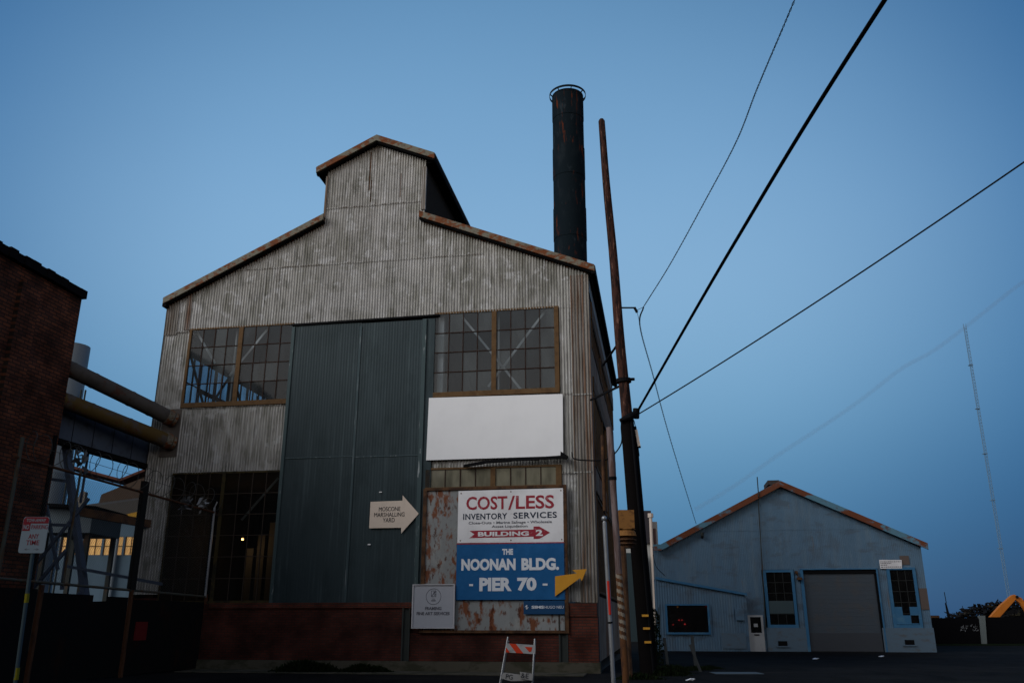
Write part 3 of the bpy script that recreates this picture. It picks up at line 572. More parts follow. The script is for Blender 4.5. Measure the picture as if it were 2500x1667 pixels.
# ------------------------------------------------------------------ signs on the front
single('blank_sign_panel', MB().prism([(-2.82, 8.60), (1.70, 8.545), (1.68, 6.50), (-2.85, 6.49)], -0.10, -0.06), WHITEP,
       'large blank white panel below the upper right window', 'sign', FA)
bd = Thing('sign_backing_board', 'rust-streaked sheet metal board in a dark frame carrying the stacked signs', 'board', FA, (-0.6, -0.14, 1.15))
rs = MB()
for a, b in ((-2.76, -1.72),): rs.prism([(a, 1.2), (b, 1.2), (b, 3.1), (a, 3.1)], -0.150, -0.135).prism([(a, 3.09), (b, 3.09), (b, 4.66), (a, 4.66)], -0.156, -0.141).prism([(a, 4.64), (b, 4.64), (b, 5.48), (a, 5.48)], -0.150, -0.135)
rs.box(-1.72, 1.64, -0.15, -0.135, 1.2, 5.46)
bd.part('rusty_sheet', rs, RUSTSHEET)
bd.part('frame', MB().box(-2.88, -2.76, -0.2, -0.1, 1.12, 5.54).box(1.66, 1.77, -0.22, -0.1, 1.12, 5.56).box(-2.76, 1.66, -0.2, -0.12, 5.48, 5.56).box(-2.76, 1.66, -0.21, -0.1, 1.12, 1.2), RUSTBROWN)

def sign(name, label, poly, mat, y=-0.2, t=0.02):
    xs_ = [p[0] for p in poly]; zs_ = [p[1] for p in poly]
    th = Thing(name, label, 'sign', FA, ((min(xs_) + max(xs_)) / 2, y, min(zs_)))
    th.part('panel', MB().prism(poly, y - t, y), mat); th.y = y - t
    return th
s = sign('inventory_services_sign', 'white board lettered COST/LESS INVENTORY SERVICES with a red BUILDING 2 arrow', [(-1.715, 3.81), (1.66, 3.79), (1.67, 5.455), (-1.71, 5.44)], SIGNW)
s.part('edging', MB().box(-1.73, 1.68, s.y - 0.006, s.y + 0.02, 3.765, 3.795), TXTRED)
s.part('headline', text('COST', -0.78, 5.04, 1.33, 0.42, s.y, 0.02), TXTRED); s.part('headline', text('/', 0.02, 5.03, 0.22, 0.44, s.y, 0.012), TXTRED); s.part('headline', text('LESS', 0.77, 5.04, 1.22, 0.42, s.y, 0.02), TXTRED)
s.part('lettering', text('INVENTORY', -0.83, 4.62, 1.42, 0.19, s.y, 0.02, 1.1), TXTNAVY); s.part('lettering', text('SERVICES', 0.77, 4.63, 1.38, 0.19, s.y, 0.02, 1.1), TXTNAVY)
s.part('lettering', text('Close-Outs \u2022 Marine Salvage \u2022 Wholesale', -0.03, 4.41, 2.66, 0.105, s.y, 0.012), TXTGREY)
s.part('lettering', text('Asset Liquidation', -0.04, 4.29, 1.14, 0.10, s.y, 0.012), TXTGREY)
s.part('red_arrow', MB().prism([(-1.33, 4.18), (0.72, 4.19), (0.72, 4.28), (0.90, 4.28), (1.24, 4.085), (0.90, 3.90), (0.72, 3.90), (0.72, 3.97), (-1.33, 3.955), (-1.17, 4.07)], s.y - 0.004, s.y), TXTRED)
s.part('lettering', text('BUILDING', -0.24, 4.07, 1.62, 0.14, s.y - 0.004, 0.04), SIGNW); s.part('lettering', text('2', 0.90, 4.085, 0.22, 0.19, s.y - 0.004, 0.04), SIGNW)
s = sign('building_name_banner', 'bright blue banner lettered THE NOONAN BLDG. - PIER 70 - in white', [(-1.735, 2.09), (1.69, 2.085), (1.70, 3.765), (-1.73, 3.77)], SIGNBLUE)
s.part('lettering', text('THE', -0.10, 3.52, 0.34, 0.18, s.y, 0.05), TXTWHITE)
s.part('lettering', text('NOONAN', -0.71, 3.14, 1.72, 0.36, s.y, 0.05), TXTWHITE); s.part('lettering', text('BLDG.', 0.92, 3.14, 1.17, 0.37, s.y, 0.05), TXTWHITE)
s.part('lettering', text('PIER', -0.48, 2.545, 1.02, 0.40, s.y, 0.05), TXTWHITE); s.part('lettering', text('70', 0.50, 2.545, 0.60, 0.40, s.y, 0.05), TXTWHITE)
s.part('dash', MB().box(-1.31, -1.19, s.y - 0.006, s.y, 2.50, 2.56), TXTWHITE); s.part('dash', MB().box(0.99, 1.14, s.y - 0.006, s.y, 2.50, 2.56), TXTWHITE)
s = sign('small_navy_sign', 'small dark blue strip sign lettered SIMS HUGO NEU under the big blue banner', [(0.395, 1.667), (1.65, 1.667), (1.65, 2.06), (0.395, 2.06)], SIGNNAVY)
s.part('lettering', text('SIMS', 0.83, 1.87, 0.38, 0.085, s.y, 0.04), TXTWHITE); s.part('lettering', text('HUGO NEU', 1.33, 1.87, 0.58, 0.08, s.y, 0.0), TXTWHITE)
lg = MB()
for c in ((0.0, 0.0), ): 
    for sg in (1, -1):
        lg.prism([(0.49 + sg * x, 1.87 + sg * z) for x, z in ((-0.065, 0.0), (0.0, 0.068), (0.03, 0.04), (-0.015, 0.0), (0.02, -0.03), (0.0, -0.012), (-0.02, 0.01))][::sg], s.y - 0.006, s.y)
s.part('emblem', lg, TXTWHITE)
s = sign('framing_services_sign', 'pale grey framed board reading FRAMING FINE ART SERVICES with a round emblem', [(-3.07, 1.28), (-1.78, 1.275), (-1.79, 2.53), (-3.07, 2.53)], SIGNGREY, y=-0.24)
s.part('frame', MB().box(-3.11, -3.07, s.y - 0.03, s.y + 0.03, 1.25, 2.56).box(-1.79, -1.75, s.y - 0.03, s.y + 0.03, 1.25, 2.56).box(-3.07, -1.79, s.y - 0.03, s.y + 0.03, 2.53, 2.56).box(-3.07, -1.79, s.y - 0.03, s.y + 0.03, 1.25, 1.275), M('frame_aluminium', (0.45, 0.44, 0.46), 0.5))
ci = MB(); pc = [(-2.43 + 0.235 * math.cos(2 * math.pi * k / 36), 2.19 + 0.235 * math.sin(2 * math.pi * k / 36)) for k in range(37)]
for a, b in zip(pc, pc[1:]): ci.bar((a[0], s.y, a[1]), (b[0], s.y, b[1]), 0.008, 0.016)
for x0, x1, z0, z1 in ((-2.51, -2.35, 2.355, 2.37), (-2.51, -2.35, 2.185, 2.20), (-2.51, -2.497, 2.2, 2.355), (-2.363, -2.35, 2.2, 2.355)): ci.box(x0, x1, s.y - 0.006, s.y, z0, z1)
ci.bar((-2.49, s.y - 0.004, 2.21), (-2.37, s.y - 0.004, 2.34), 0.006, 0.02); ci.bar((-2.44, s.y - 0.004, 2.29), (-2.40, s.y - 0.004, 2.34), 0.006, 0.02); ci.bar((-2.40, s.y - 0.004, 2.22), (-2.38, s.y - 0.004, 2.27), 0.006, 0.02)
ci.box(-2.50, -2.36, s.y - 0.006, s.y, 2.055, 2.085); ci.box(-2.47, -2.39, s.y - 0.006, s.y, 2.11, 2.125)
s.part('emblem', ci, TXTGREY)
s.part('lettering', text('FRAMING', -2.43, 1.84, 0.52, 0.095, s.y, 0.03), TXTGREY); s.part('lettering', text('FINE ART SERVICES', -2.43, 1.69, 1.05, 0.095, s.y, 0.03), TXTGREY)
s = sign('cream_arrow_sign', 'cream arrow-shaped sign reading MOSCONE MARSHALLING YARD on the green door', [(-4.68, 5.175), (-3.597, 5.19), (-3.595, 5.36), (-3.035, 4.76), (-3.595, 4.146), (-3.607, 4.326), (-4.68, 4.327)][::-1], SIGNCREAM, y=-0.10)
s.part('lettering', text('MOSCONE', -4.02, 4.93, 0.72, 0.135, s.y, 0.0), TXTBLACK); s.part('lettering', text('MARSHALLING', -4.02, 4.75, 1.02, 0.135, s.y, 0.0), TXTBLACK); s.part('lettering', text('YARD', -4.03, 4.575, 0.40, 0.135, s.y, 0.0), TXTBLACK)
single('yellow_arrow_sign', MB().prism([(1.381, 2.769), (2.05, 2.85), (1.904, 2.95), (2.354, 2.974), (2.191, 2.623), (2.148, 2.715), (1.371, 2.181)][::-1], -0.27, -0.245), YELLOW,
       'plain orange-yellow arrow pointing up right, half over the blue banner edge', 'sign', FA)
for (x, z, a) in ((-4.42, 5.47, 0.05), (-4.72, 3.80, -0.1)):
    single('paper_scrap', MB().prism([(x, z), (x + 0.10, z + a * 0.1), (x + 0.11, z + 0.03), (x + 0.02, z + 0.035)], -0.095, -0.09), WHITEP,
           'torn white paper scrap on the green door %s the cream arrow' % ('above' if z > 5 else 'below'), 'paper scrap', FA)
for nm_, pts_, yy_ in (('sign', [(-1.62, 5.36), (0.0, 5.38), (1.60, 5.38), (-1.62, 3.88), (0.0, 3.87), (1.60, 3.87)], -0.224),):
    th_ = [o for o in bpy.data.objects if o.name.startswith('inventory_services_sign')][0]
    for (x, z) in pts_:
        mb_ = MB().tube([(x, yy_, z), (x, yy_ + 0.006, z)], 0.022, 8)
        o = bpy.data.objects.new('bolt', mesh('bolt', mb_, RUSTBROWN, (-0.0225, -0.2, 3.79))); COL.objects.link(o); o.parent = th_
# torn dark strip hanging below the blank panel
t_ = MB()
pts = [(-1.56, 6.25), (-0.9, 6.36), (0.0, 6.41), (0.9, 6.43), (1.78, 6.46)]
for a, b in zip(pts, pts[1:]): t_.prism([(a[0], a[1] + 0.035), (b[0], b[1] + 0.035), (b[0], b[1] - 0.06), (a[0], a[1] - 0.045)], -0.24, -0.12)
t_.prism([(1.62, 6.62), (1.86, 6.46), (1.80, 6.37), (1.60, 6.40)], -0.26, -0.12)
single('bent_black_channel', t_, BLACKM, 'thin bent black channel sagging across the wall right below the blank white panel', 'metal strip', FA)

# ------------------------------------------------------------------ utility pole and its gear
def pole_x(z): return 3.90 + (3.131 - 3.90) * z / 18.1
PY = 26.0
up = Thing('utility_pole', 'tall leaning dark wooden utility pole beside the warehouse corner', 'utility pole', FW, (3.9, PY, -0.1))
zz = [-0.1 + 18.2 * i / 30 for i in range(31)]; rr = []
for z in zz: rr.append(0.225 - 0.062 * max(0, min(1, (z - 0) / 9)) * 1 - max(0, (z - 9)) / 9.1 * 0.05)
zz += [18.18]; rr += [0.07]
up.part('pole_shaft', MB().tube([(pole_x(z) + 0.012 * math.sin(z * 1.1), PY, z) for z in zz], rr, 20), POLEW, smooth=True)
up.part('riser_conduit', MB().tube([(pole_x(z) + 0.215, PY - 0.03, z) for z in (-0.1, 2, 4, 6, 7.2)], 0.055, 8), BLACKM); up.part('riser_conduit', MB().tube([(pole_x(z) + 0.10, PY - 0.20, z) for z in (-0.1, 2, 4, 6, 7.4)], 0.045, 8), BLACKM)
up.part('lower_wrap', MB().tube([(pole_x(z), PY, z) for z in (0, 2, 4.5, 7.45)], [0.245, 0.232, 0.222, 0.205], 20), M('tarred_wood', (0.006, 0.005, 0.005), 0.95, spec=0.03))
up.part('collar', MB().tube([(pole_x(z), PY, z) for z in (8.62, 8.74)], 0.24, 20).tube([(pole_x(8.68) - 0.1, PY - 0.15, 8.68), (pole_x(8.68) + 0.33, PY - 0.05, 8.72)], 0.05, 8), BLACKM)
up.part('cable_clamp', MB().tube([(pole_x(7.6) - 0.25, PY - 0.2, 7.35), (pole_x(7.6) + 0.05, PY - 0.25, 7.45), (pole_x(7.6) + 0.31, PY - 0.1, 7.62)], [0.05, 0.12, 0.10], 10).tube([(pole_x(7.6) + 0.27, PY - 0.1, 7.45), (pole_x(7.6) + 0.3, PY - 0.1, 7.75)], 0.11, 10), BLACKM)
up.part('wire_bracket', MB().bar((3.40, PY, 11.14), (3.98, PY, 11.14), 0.03, 0.045).tube([(3.98, PY, 11.15), (4.03, PY, 11.05), (4.06, PY, 10.98)], 0.045, 8), BLACKM)
for z, y_ in ((2.05, 0), (1.62, 0), (1.17, 0)):
    pass
for (x, z) in ((3.83, 1.62), (3.85, 1.27), (3.87, 0.90)):
    up.part('reflector', MB().box(x - 0.10, x + 0.09, PY - 0.315, PY - 0.30, z - 0.03, z + 0.03), ORANGETAPE)
up.part('strut', MB().bar((pole_x(8.6) - 0.15, PY, 8.5), (2.55, 26.9, 8.28), 0.05, 0.06).bar((pole_x(9.9) - 0.1, PY + 0.1, 9.9), (3.05, 27.4, 9.6), 0.05, 0.06), BLACKM)
ab = Thing('antenna_box', 'slim white equipment box hung on the right of the utility pole', 'equipment box', FW, (3.87, 25.95, 6.55))
ab.part('case', MB().prism([(3.80, 7.08), (3.875, 7.10), (3.95, 6.58), (3.865, 6.56)][::-1], 25.88, 25.98), M('box_white', (0.66, 0.55, 0.46), 0.6))
ab.part('base_cap', MB().box(3.86, 3.96, 25.87, 25.99, 6.53, 6.565), BLACKM)
ab.part('lead', MB().tube([(3.84, 25.93, 7.1), (3.80, 25.93, 7.35), (3.72, 25.93, 7.55)], 0.012, 6).tube([(3.88, 25.93, 6.55), (3.90, 25.93, 6.3), (3.84, 25.93, 6.1)], 0.015, 6), BLACKM)

def sag(p, q, s, n=24):
    p, q = Vector(p), Vector(q); return [p.lerp(q, i / n) - Vector((0, 0, s * 4 * (i / n) * (1 - i / n))) for i in range(n + 1)]
def spline(pts, n=12):
    P = [Vector(p) for p in pts]; P = [P[0] * 2 - P[1]] + P + [P[-1] * 2 - P[-2]]; o = []
    for i in range(1, len(P) - 2):
        for k in range(n):
            t = k / n; a, b, c, d = P[i - 1:i + 3]
            o.append(0.5 * ((2 * b) + (c - a) * t + (2 * a - 5 * b + 4 * c - d) * t * t + (3 * b - a - 3 * c + d) * t ** 3))
    return o + [P[-2]]
def twisted(pts, r, sp, turns):
    mb = MB(); 
    for ph in (0, math.pi):
        q = []
        for i, p in enumerate(pts):
            a = ph + turns * 2 * math.pi * i / (len(pts) - 1)
            q.append(p + Vector((math.cos(a) * sp, 0.3 * math.sin(a) * sp, math.sin(a) * sp * 0.6)))
        mb.tube(q, r, 5)
    return mb
c_ = spline([(5.83, 9.0, 14.0), (5.62, 14.0, 13.207), (5.715, 17.0, 13.261), (5.702, 19.0, 13.044), (5.425, 21.5, 12.678), (4.842, 24.0, 11.835), (4.277, 26.0, 11.165)], 40)
single('twisted_wire', twisted(c_, 0.0085, 0.016, 70), BLACKM, 'thin twisted wire rising from the pole bracket to the upper frame edge, leftmost overhead line', 'wire', group='overhead wires')
c_ = spline([(4.277, 26, 11.165), (4.185, 26.3, 10.6), (5.154, 30, 10.017), (6.79, 36, 8.822), (10.925, 51.4, 6.91)], 60)
single('service_wire', twisted(c_, 0.0095, 0.02, 60).tube([(4.05, 26, 11.05), (4.277, 26, 11.165)], 0.008, 5).tube([(4.06, 26, 11.0), (4.12, 26.1, 10.8), (4.185, 26.3, 10.6)], 0.008, 5), BLACKM,
       'thin service wire dropping from the pole bracket to the blue shed roof', 'wire', group='overhead wires')
c_ = spline([(3.84, 26, 7.55), (3.98, 24.9, 7.82), (4.619, 16.5, 8.95), (5.283, 10.0, 9.862), (6.4, 0, 10.8), (8, -14, 11.5)], 30)
single('thick_cable', MB().tube(c_, 0.026, 8).tube([p + Vector((0.036, 0, 0.014)) for p in c_], 0.024, 8), BLACKM, 'thick paired black cable sweeping from the pole clamp to the top of the view', 'cable', group='overhead wires')
c_ = spline([(3.86, 26, 7.5), (7.686, 20, 8.924), (10.9, 16, 10.1), (16, 10, 12.4)], 20)
c_ = sag((3.86, 26, 7.55), (13.9, 11.8, 12.38), 0.22)
single('side_cable', MB().tube(c_, 0.021, 6), BLACKM, 'single black cable running from the pole clamp to the right edge', 'cable', group='overhead wires')
c_ = spline([(3.70, 25.9, 7.6), (3.44, 26.2, 7.35), (3.42, 26.3, 6.75), (3.08, 26.4, 6.32), (2.69, 26.4, 6.22), (1.98, 26.6, 6.30), (1.9, 26.8, 6.55)], 12)
single('drooping_cable', MB().tube(c_, 0.022, 7), BLACKM, 'black cable looping from the pole to the corner of the blank white panel', 'cable')

gp = Thing('galvanised_bollard_pipe', 'pale steel pipe with a ball cap and a red strip, standing at the warehouse corner', 'pipe', FW, (2.38, 21.5, 0))
gp.part('pipe', MB().tube([(2.387, 21.5, -0.05), (2.34, 21.5, 2), (2.296, 21.5, 3.80)], 0.052, 14), GALV, smooth=True)
gp.part('ball_cap', MB().tube([(2.295, 21.5, 3.80), (2.295, 21.5, 3.83), (2.294, 21.5, 3.86), (2.293, 21.5, 3.90), (2.292, 21.5, 3.94), (2.292, 21.5, 3.965)], [0.04, 0.03, 0.06, 0.072, 0.055, 0.012], 14), GALV, smooth=True)
gp.part('red_strip', MB().tube([(2.351, 21.46, 1.62), (2.333, 21.46, 2.40)], 0.032, 8), REDTAPE)
gp.part('band', MB().tube([(2.352, 21.5, 1.42), (2.350, 21.5, 1.46)], 0.06, 12), BLACKM)
sp = Thing('striped_pipe', 'leaning rusty pipe painted pale above and in spiral stripes below, next to the pole', 'pipe', FW, (2.77, 22.2, 0))
sx = lambda z: 2.765 - 0.0285 * z
sp.part('lower_pipe', MB().tube([(sx(0), 22.2, -0.05), (sx(1.0), 22.2, 1.0)], 0.085, 14), STRIPER, smooth=True)
stripe = MB(); nst = 18; hz = 2.6; seg = 24
st2 = MB()
for j in range(nst * 4):
    z0 = 1.0 + (hz - 1.0) * j / (nst * 4); z1 = 1.0 + (hz - 1.0) * (j + 1) / (nst * 4)
    for k in range(seg):
        a0, a1 = 2 * math.pi * k / seg, 2 * math.pi * (k + 1) / seg
        tgt = stripe if ((j / 8 + k / seg) % 1.0) < 0.5 else st2
        r = 0.085
        tgt.add([(sx(z) + r * math.cos(a), 22.2 + r * math.sin(a), z) for z, a in ((z0, a0), (z0, a1), (z1, a1), (z1, a0))], [(0, 1, 2, 3)])
sp.part('cream_stripes', stripe, STRIPEW); sp.part('rust_stripes', st2, STRIPER)
sp.part('upper_pipe', MB().tube([(sx(z), 22.2, z) for z in (2.6, 4.0, 5.2, 6.35)], 0.083, 14), PIPEPAINT, smooth=True)
sp.part('clamp', MB().tube([(sx(5.0), 22.2, 4.96), (sx(5.0), 22.2, 5.04)], 0.105, 12), BLACKM)
sp.part('stub_pipe', MB().tube([(2.42, 22.5, 4.2), (2.42, 22.5, 6.2)], 0.05, 10), RUSTBROWN)
hp = Thing('vent_hopper', 'ochre metal vent hood with dark louvres between the striped pipe and the pole', 'vent hood', FW, (3.27, 25.0, 3.4))
hp.part('hood', MB().box(3.06, 3.50, 24.75, 25.3, 3.98, 4.50).tube([(3.28, 25.0, 3.96), (3.28, 25.0, 3.98)], 0.27, 16), HOPPER)
hp.part('skirt', MB().tube([(3.28, 25.0, 3.78), (3.28, 25.0, 3.90), (3.28, 25.0, 3.955)], [0.30, 0.27, 0.22], 16), HOPPER)
hp.part('louvres', MB().tube([(3.28, 25, 3.45), (3.28, 25, 3.77)], 0.2, 16).tube([(3.28, 25, 3.66), (3.28, 25, 3.69)], 0.29, 16).tube([(3.28, 25, 3.55), (3.28, 25, 3.58)], 0.28, 16), RUSTBROWN)
hp.part('stand_pipe', MB().tube([(3.12, 24.4, -0.05), (3.10, 24.6, 3.45)], 0.11, 12), RUSTBROWN)

# ------------------------------------------------------------------ barricade
bc = Thing('folding_barricade', 'folding barricade with orange and white striped board and taped PG&E plate', 'barricade', FW, (0.15, 20.3, 0))
for (x0, x1) in ((-0.30, -0.092), (0.43, 0.512)):
    bc.part('leg', MB().tube([(x0, 20.15, 0), (x1, 20.3, 1.14 if x0 < 0 else 1.10)], 0.019, 8), GALV)
    bc.part('leg', MB().tube([(x0 + 0.03, 20.75, 0), (x1 + 0.01, 20.33, 1.05)], 0.019, 8), GALV)
rail = [(-0.13, 1.005), (0.525, 0.965), (0.52, 0.775), (-0.14, 0.815)]
bo = bc.part('striped_board', MB().prism(rail[::-1], 20.24, 20.262), M('barricade_white', (0.38, 0.385, 0.385), 0.6, layers=[((0.25, 0.26, 0.24), (6, 6, 9), 0.55, 0.68, 0.8)]))
def on(x, t): return (-0.13 + 0.655 * x - 0.01 * t, 1.005 - 0.04 * x - 0.19 * t)
ORG = M('barricade_orange', (0.62, 0.055, 0.02), 0.5)
for a, b, c, d in (((0.10, 0), (0.33, 0), (0.60, 1), (0.36, 1)), ((0.63, 0.25), (0.90, 0.25), (0.86, 0.75), (0.80, 0.8)), ((0.0, 0.5), (0.02, 0.5), (0.14, 1), (0.0, 1))):
    bc.part('orange_stripe', MB().prism([on(*a), on(*b), on(*c), on(*d)][::-1], 20.236, 20.2405), ORG, bo)
pl_ = bc.part('plate', MB().prism([(-0.225, 0.345), (-0.245, 0.28), (-0.02, 0.225), (0.45, 0.235), (0.45, 0.33), (-0.19, 0.40)], 20.10, 20.12), M('taped_plate', (0.3, 0.29, 0.28), 0.7))
bc.part('plate', MB().prism([(0.20, 0.275), (0.44, 0.235), (0.47, 0.37), (0.17, 0.42)], 20.07, 20.095), MATS['taped_plate'])
bc.part('lettering', text('PG', -0.06, 0.315, 0.15, 0.10, 20.10, 0.0, rot=-0.15), TXTBLACK, pl_)
bc.part('lettering', text('&E', 0.28, 0.335, 0.17, 0.10, 20.07, 0.0, rot=-0.1), TXTBLACK, pl_)

# ------------------------------------------------------------------ blue shed
def bgrid(u0, u1, z0, z1, mb=None):
    return (mb or MB())
bl = Thing('blue_metal_shed', 'low gabled pale blue metal shed with a grey roll-up door and rusty roof edge', 'shed', FB, (0.9, 0, -0.2))
Lb, Rb = -6.75, 8.42; BD = 24
RK = [(-6.72, 5.80), (-6.27, 5.80), (0.965, 9.42), (8.75, 5.66)]
def btop(u):
    for a, b in zip(RK, RK[1:]):
        if u <= b[0]: return lerp(a, b, u) - 0.1
    return lerp(RK[2], RK[3], u) - 0.1
bw = MB(); am = dict(pitch=0.1, amp=0.006)
bw.corr(Lb, -0.55, -0.25, lambda u: min(6.55, btop(u)), 0, **am); bw.corr(-4.7, 6.6, 6.53, btop, -0.012, **am)
bw.corr(-0.55, Rb, 4.29, lambda u: min(6.55, btop(u)), 0, **am)
bw.corr(1.30, 1.66, 1.06, 4.31, 0, **am); bw.corr(5.86, 6.45, 1.06, 4.31, 0, **am); bw.corr(7.98, Rb, 1.06, 4.31, 0, **am)
bl.part('front_wall', bw, BWALL)
bl.part('concrete_plinth', MB().box(-0.55, 1.62, -0.08, 0.2, -0.4, 1.08), BCONC); bl.part('concrete_plinth', MB().box(5.75, Rb + 0.04, -0.08, 0.2, -0.4, 1.08), BCONC)
rk = MB()
for a, b in zip(RK, RK[1:]): rk.prism([(a[0], a[1]), (b[0], b[1]), (b[0], b[1] - 0.36), (a[0], a[1] - 0.36)], -0.3, -0.2)
bl.part('rake_trim', rk, BRAKE)
r2 = MB()
for a, b in zip(RK, RK[1:]): r2.quad((a[0], -0.19, a[1] - 0.12), (b[0], -0.19, b[1] - 0.12), (b[0], BD, b[1] - 0.12), (a[0], BD, a[1] - 0.12), 0.1)
bl.part('roof', r2, ROOFM)
bl.part('rear_walls', MB().box(Lb, Lb + 0.1, 0.05, BD, -0.4, 5.5).box(Rb - 0.1, Rb, 0.05, BD, -0.4, 5.4).prism([(Lb, -0.4), (Rb, -0.4), (Rb, 5.4), (0.965, 9.0), (Lb, 5.4)], BD - 0.2, BD - 0.1), BWALL)
bl.part('ridge_vent', MB().box(0.28, 0.95, -0.1, 2.0, 9.22, 9.48), ROOFM)
an_t = lambda u: lerp((-6.7, 3.78), (-1.5, 2.84), u); ak = dict(pitch=0.15, amp=0.012)
an = MB().corr(-6.78, -6.05, -0.25, an_t, -0.30, **ak).corr(-3.85, -1.62, -0.25, an_t, -0.30, **ak).corr(-6.05, -3.85, -0.25, 0.86, -0.30, **ak).corr(-6.05, -3.85, 2.26, an_t, -0.30, **ak)
an.box(-1.62, -1.56, -0.3, -0.02, -0.25, 2.8)
anx = bl.part('lean_to', an, BWALL)
bl.part('lean_to_trim', MB().prism([(-6.68, 3.93), (-1.5, 2.97), (-1.5, 2.84), (-6.68, 3.78)], -0.42, -0.3), BTRIM, anx)
bl.part('access_panel', MB().box(-4.0 + 0.9, -1.75, -0.345, -0.33, -0.05, 0.78), BCONC, anx)
bl.part('meter_box', MB().box(-2.24, -1.76, -0.42, -0.33, 1.48, 2.12), BWALL, anx)
BDARKG = glass_mat('blue_shed_glass', (0.3, 0.3, 0.3), (0.02, 0.02, 0.02), 0.3, 0.10)
def bwin(u0, u1, z0, z1, cols, rows, y=0.0, w=0.16, barmat=None):
    f = MB().box(u0 - w, u1 + w, y - 0.08, y + 0.03, z0 - w, z0).box(u0 - w, u1 + w, y - 0.08, y + 0.03, z1, z1 + w * 0.8).box(u0 - w, u0, y - 0.075, y + 0.03, z0, z1).box(u1, u1 + w, y - 0.075, y + 0.03, z0, z1)
    o = bl.part('window', f, BTRIM)
    b = MB()
    for i in range(1, cols): x = u0 + (u1 - u0) * i / cols; b.box(x - 0.018, x + 0.018, y - 0.04, y, z0, z1)
    for i in range(1, rows): z = z0 + (z1 - z0) * i / rows; b.box(u0, u1, y - 0.045, y, z - 0.018, z + 0.018)
    if b.v: bl.part('glazing_bars', b, barmat or M('grey_bars', (0.022, 0.024, 0.024), 0.8), o)
    bl.part('panes', MB().box(u0, u1, y - 0.02, y - 0.012, z0, z1), BDARKG, o)
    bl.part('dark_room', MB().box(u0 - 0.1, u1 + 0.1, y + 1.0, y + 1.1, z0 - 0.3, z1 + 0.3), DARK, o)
    return o
w1 = bwin(-6.10, -3.80, 0.82, 2.30, 1, 1, y=-0.33, w=0.11)
bwin(-0.30, 1.10, 1.24, 4.14, 3, 5)
w3 = bwin(6.55, 7.78, 1.24, 4.22, 3, 5)
bl.part('boarded_panes', MB().box(6.55, 6.95, -0.06, -0.03, 1.26, 2.2).box(6.95, 7.35, -0.06, -0.03, 1.26, 1.75).box(7.35, 7.78, -0.06, -0.03, 1.75, 2.2).box(7.1, 7.75, -0.07, -0.03, 1.26, 1.32), BTRIM, w3)
bl.part('boarded_panes', MB().box(-0.28, 1.08, -0.06, -0.03, 1.85, 2.55), M('painted_pane', (0.05, 0.075, 0.085), 0.6), None)
bl.part('patch_board', MB().box(7.98, 8.42, -0.035, -0.02, 2.05, 3.2), PATCH); bl.part('patch_board', MB().box(7.2, 7.7, -0.03, -0.02, 4.5, 5.0), PATCH)
gd = MB()
for k in range(19): z = -0.2 + k * 0.235; gd.box(1.78, 5.82, 0.05 + (0.004 if k % 2 else 0), 0.12, z, z + 0.232)
gdo = bl.part('rollup_door', gd, ROLLUP)
bl.part('bottom_panel', MB().box(1.8, 5.80, 0.0, 0.045, -0.18, 0.80), M('lower_door_panel', (0.05, 0.056, 0.066), 0.6), gdo)
bl.part('door_frame', MB().box(1.62, 1.78, -0.09, 0.1, -0.2, 4.30).box(5.82, 5.90, -0.09, 0.1, -0.2, 4.30).box(1.62, 5.90, -0.09, 0.1, 4.26, 4.32), BTRIM)
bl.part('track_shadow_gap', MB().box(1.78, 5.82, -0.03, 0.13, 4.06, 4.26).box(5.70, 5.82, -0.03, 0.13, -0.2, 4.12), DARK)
dr = bl.part('entry_door', MB().box(-1.56, -0.70, -0.16, -0.06, -0.2, 0.80).box(-1.56, -1.42, -0.16, -0.06, 0.80, 1.76).box(-0.82, -0.70, -0.16, -0.06, 0.80, 1.76).box(-1.42, -0.82, -0.16, -0.06, 1.66, 1.76), DOORW)
bl.part('door_glass', MB().box(-1.42, -0.82, -0.12, -0.10, 0.80, 1.66), BDARKG, dr)
bl.part('door_notice', MB().box(-1.24, -1.02, -0.135, -0.125, 1.12, 1.30), DOORW, dr)
bl.part('mail_slot', MB().box(-1.26, -0.98, -0.18, -0.16, 0.66, 0.72), DARK, dr)
for u0, z0 in ((0.03, 0.10), (6.85, 0.19)):
    v = bl.part('wall_vent', MB().box(u0, u0 + 0.5, -0.10, -0.085, z0, z0 + 0.26), DARK)
    bl.part('vent_sill', MB().box(u0 - 0.1, u0 + 0.6, -0.14, -0.081, z0 - 0.07, z0 - 0.003), BCONC, v)
bl.part('conduit', MB().tube([(-0.60, -0.15, 1.0), (-0.48, -0.15, 4.6), (-0.378, -0.15, 8.35), (-0.36, -0.36, 8.5), (-0.344, -0.36, 9.66)], 0.03, 8), POSTM)
bl.part('insulator', MB().tube([(-3.8, -0.05, 6.2), (-3.8, -0.25, 6.3), (-3.8, -0.25, 6.45)], 0.09, 8), POSTM)
bl.part('wall_cable', MB().tube(spline([(-6.75, -0.45, 5.2), (-6.6, -0.45, 4.5), (-6.1, -0.45, 3.95)], 8), 0.02, 5), BLACKM)
fl = bl.part('floodlight', MB().box(1.33, 1.47, -0.2, -0.03, 4.05, 4.2).box(1.40, 1.68, -0.26, -0.05, 3.70, 3.84).tube([(1.42, -0.15, 4.1), (1.5, -0.15, 3.8)], 0.03, 6), RUSTBROWN)
ns = Thing('shed_notice_board', 'small white notice with four faded dark lines above the right window of the blue shed', 'sign', FB, (6.65, -0.08, 4.29))
ns.part('panel', MB().prism([(6.05, 4.29), (7.24, 4.29), (7.27, 4.76), (6.06, 4.78)], -0.10, -0.07), SIGNW)
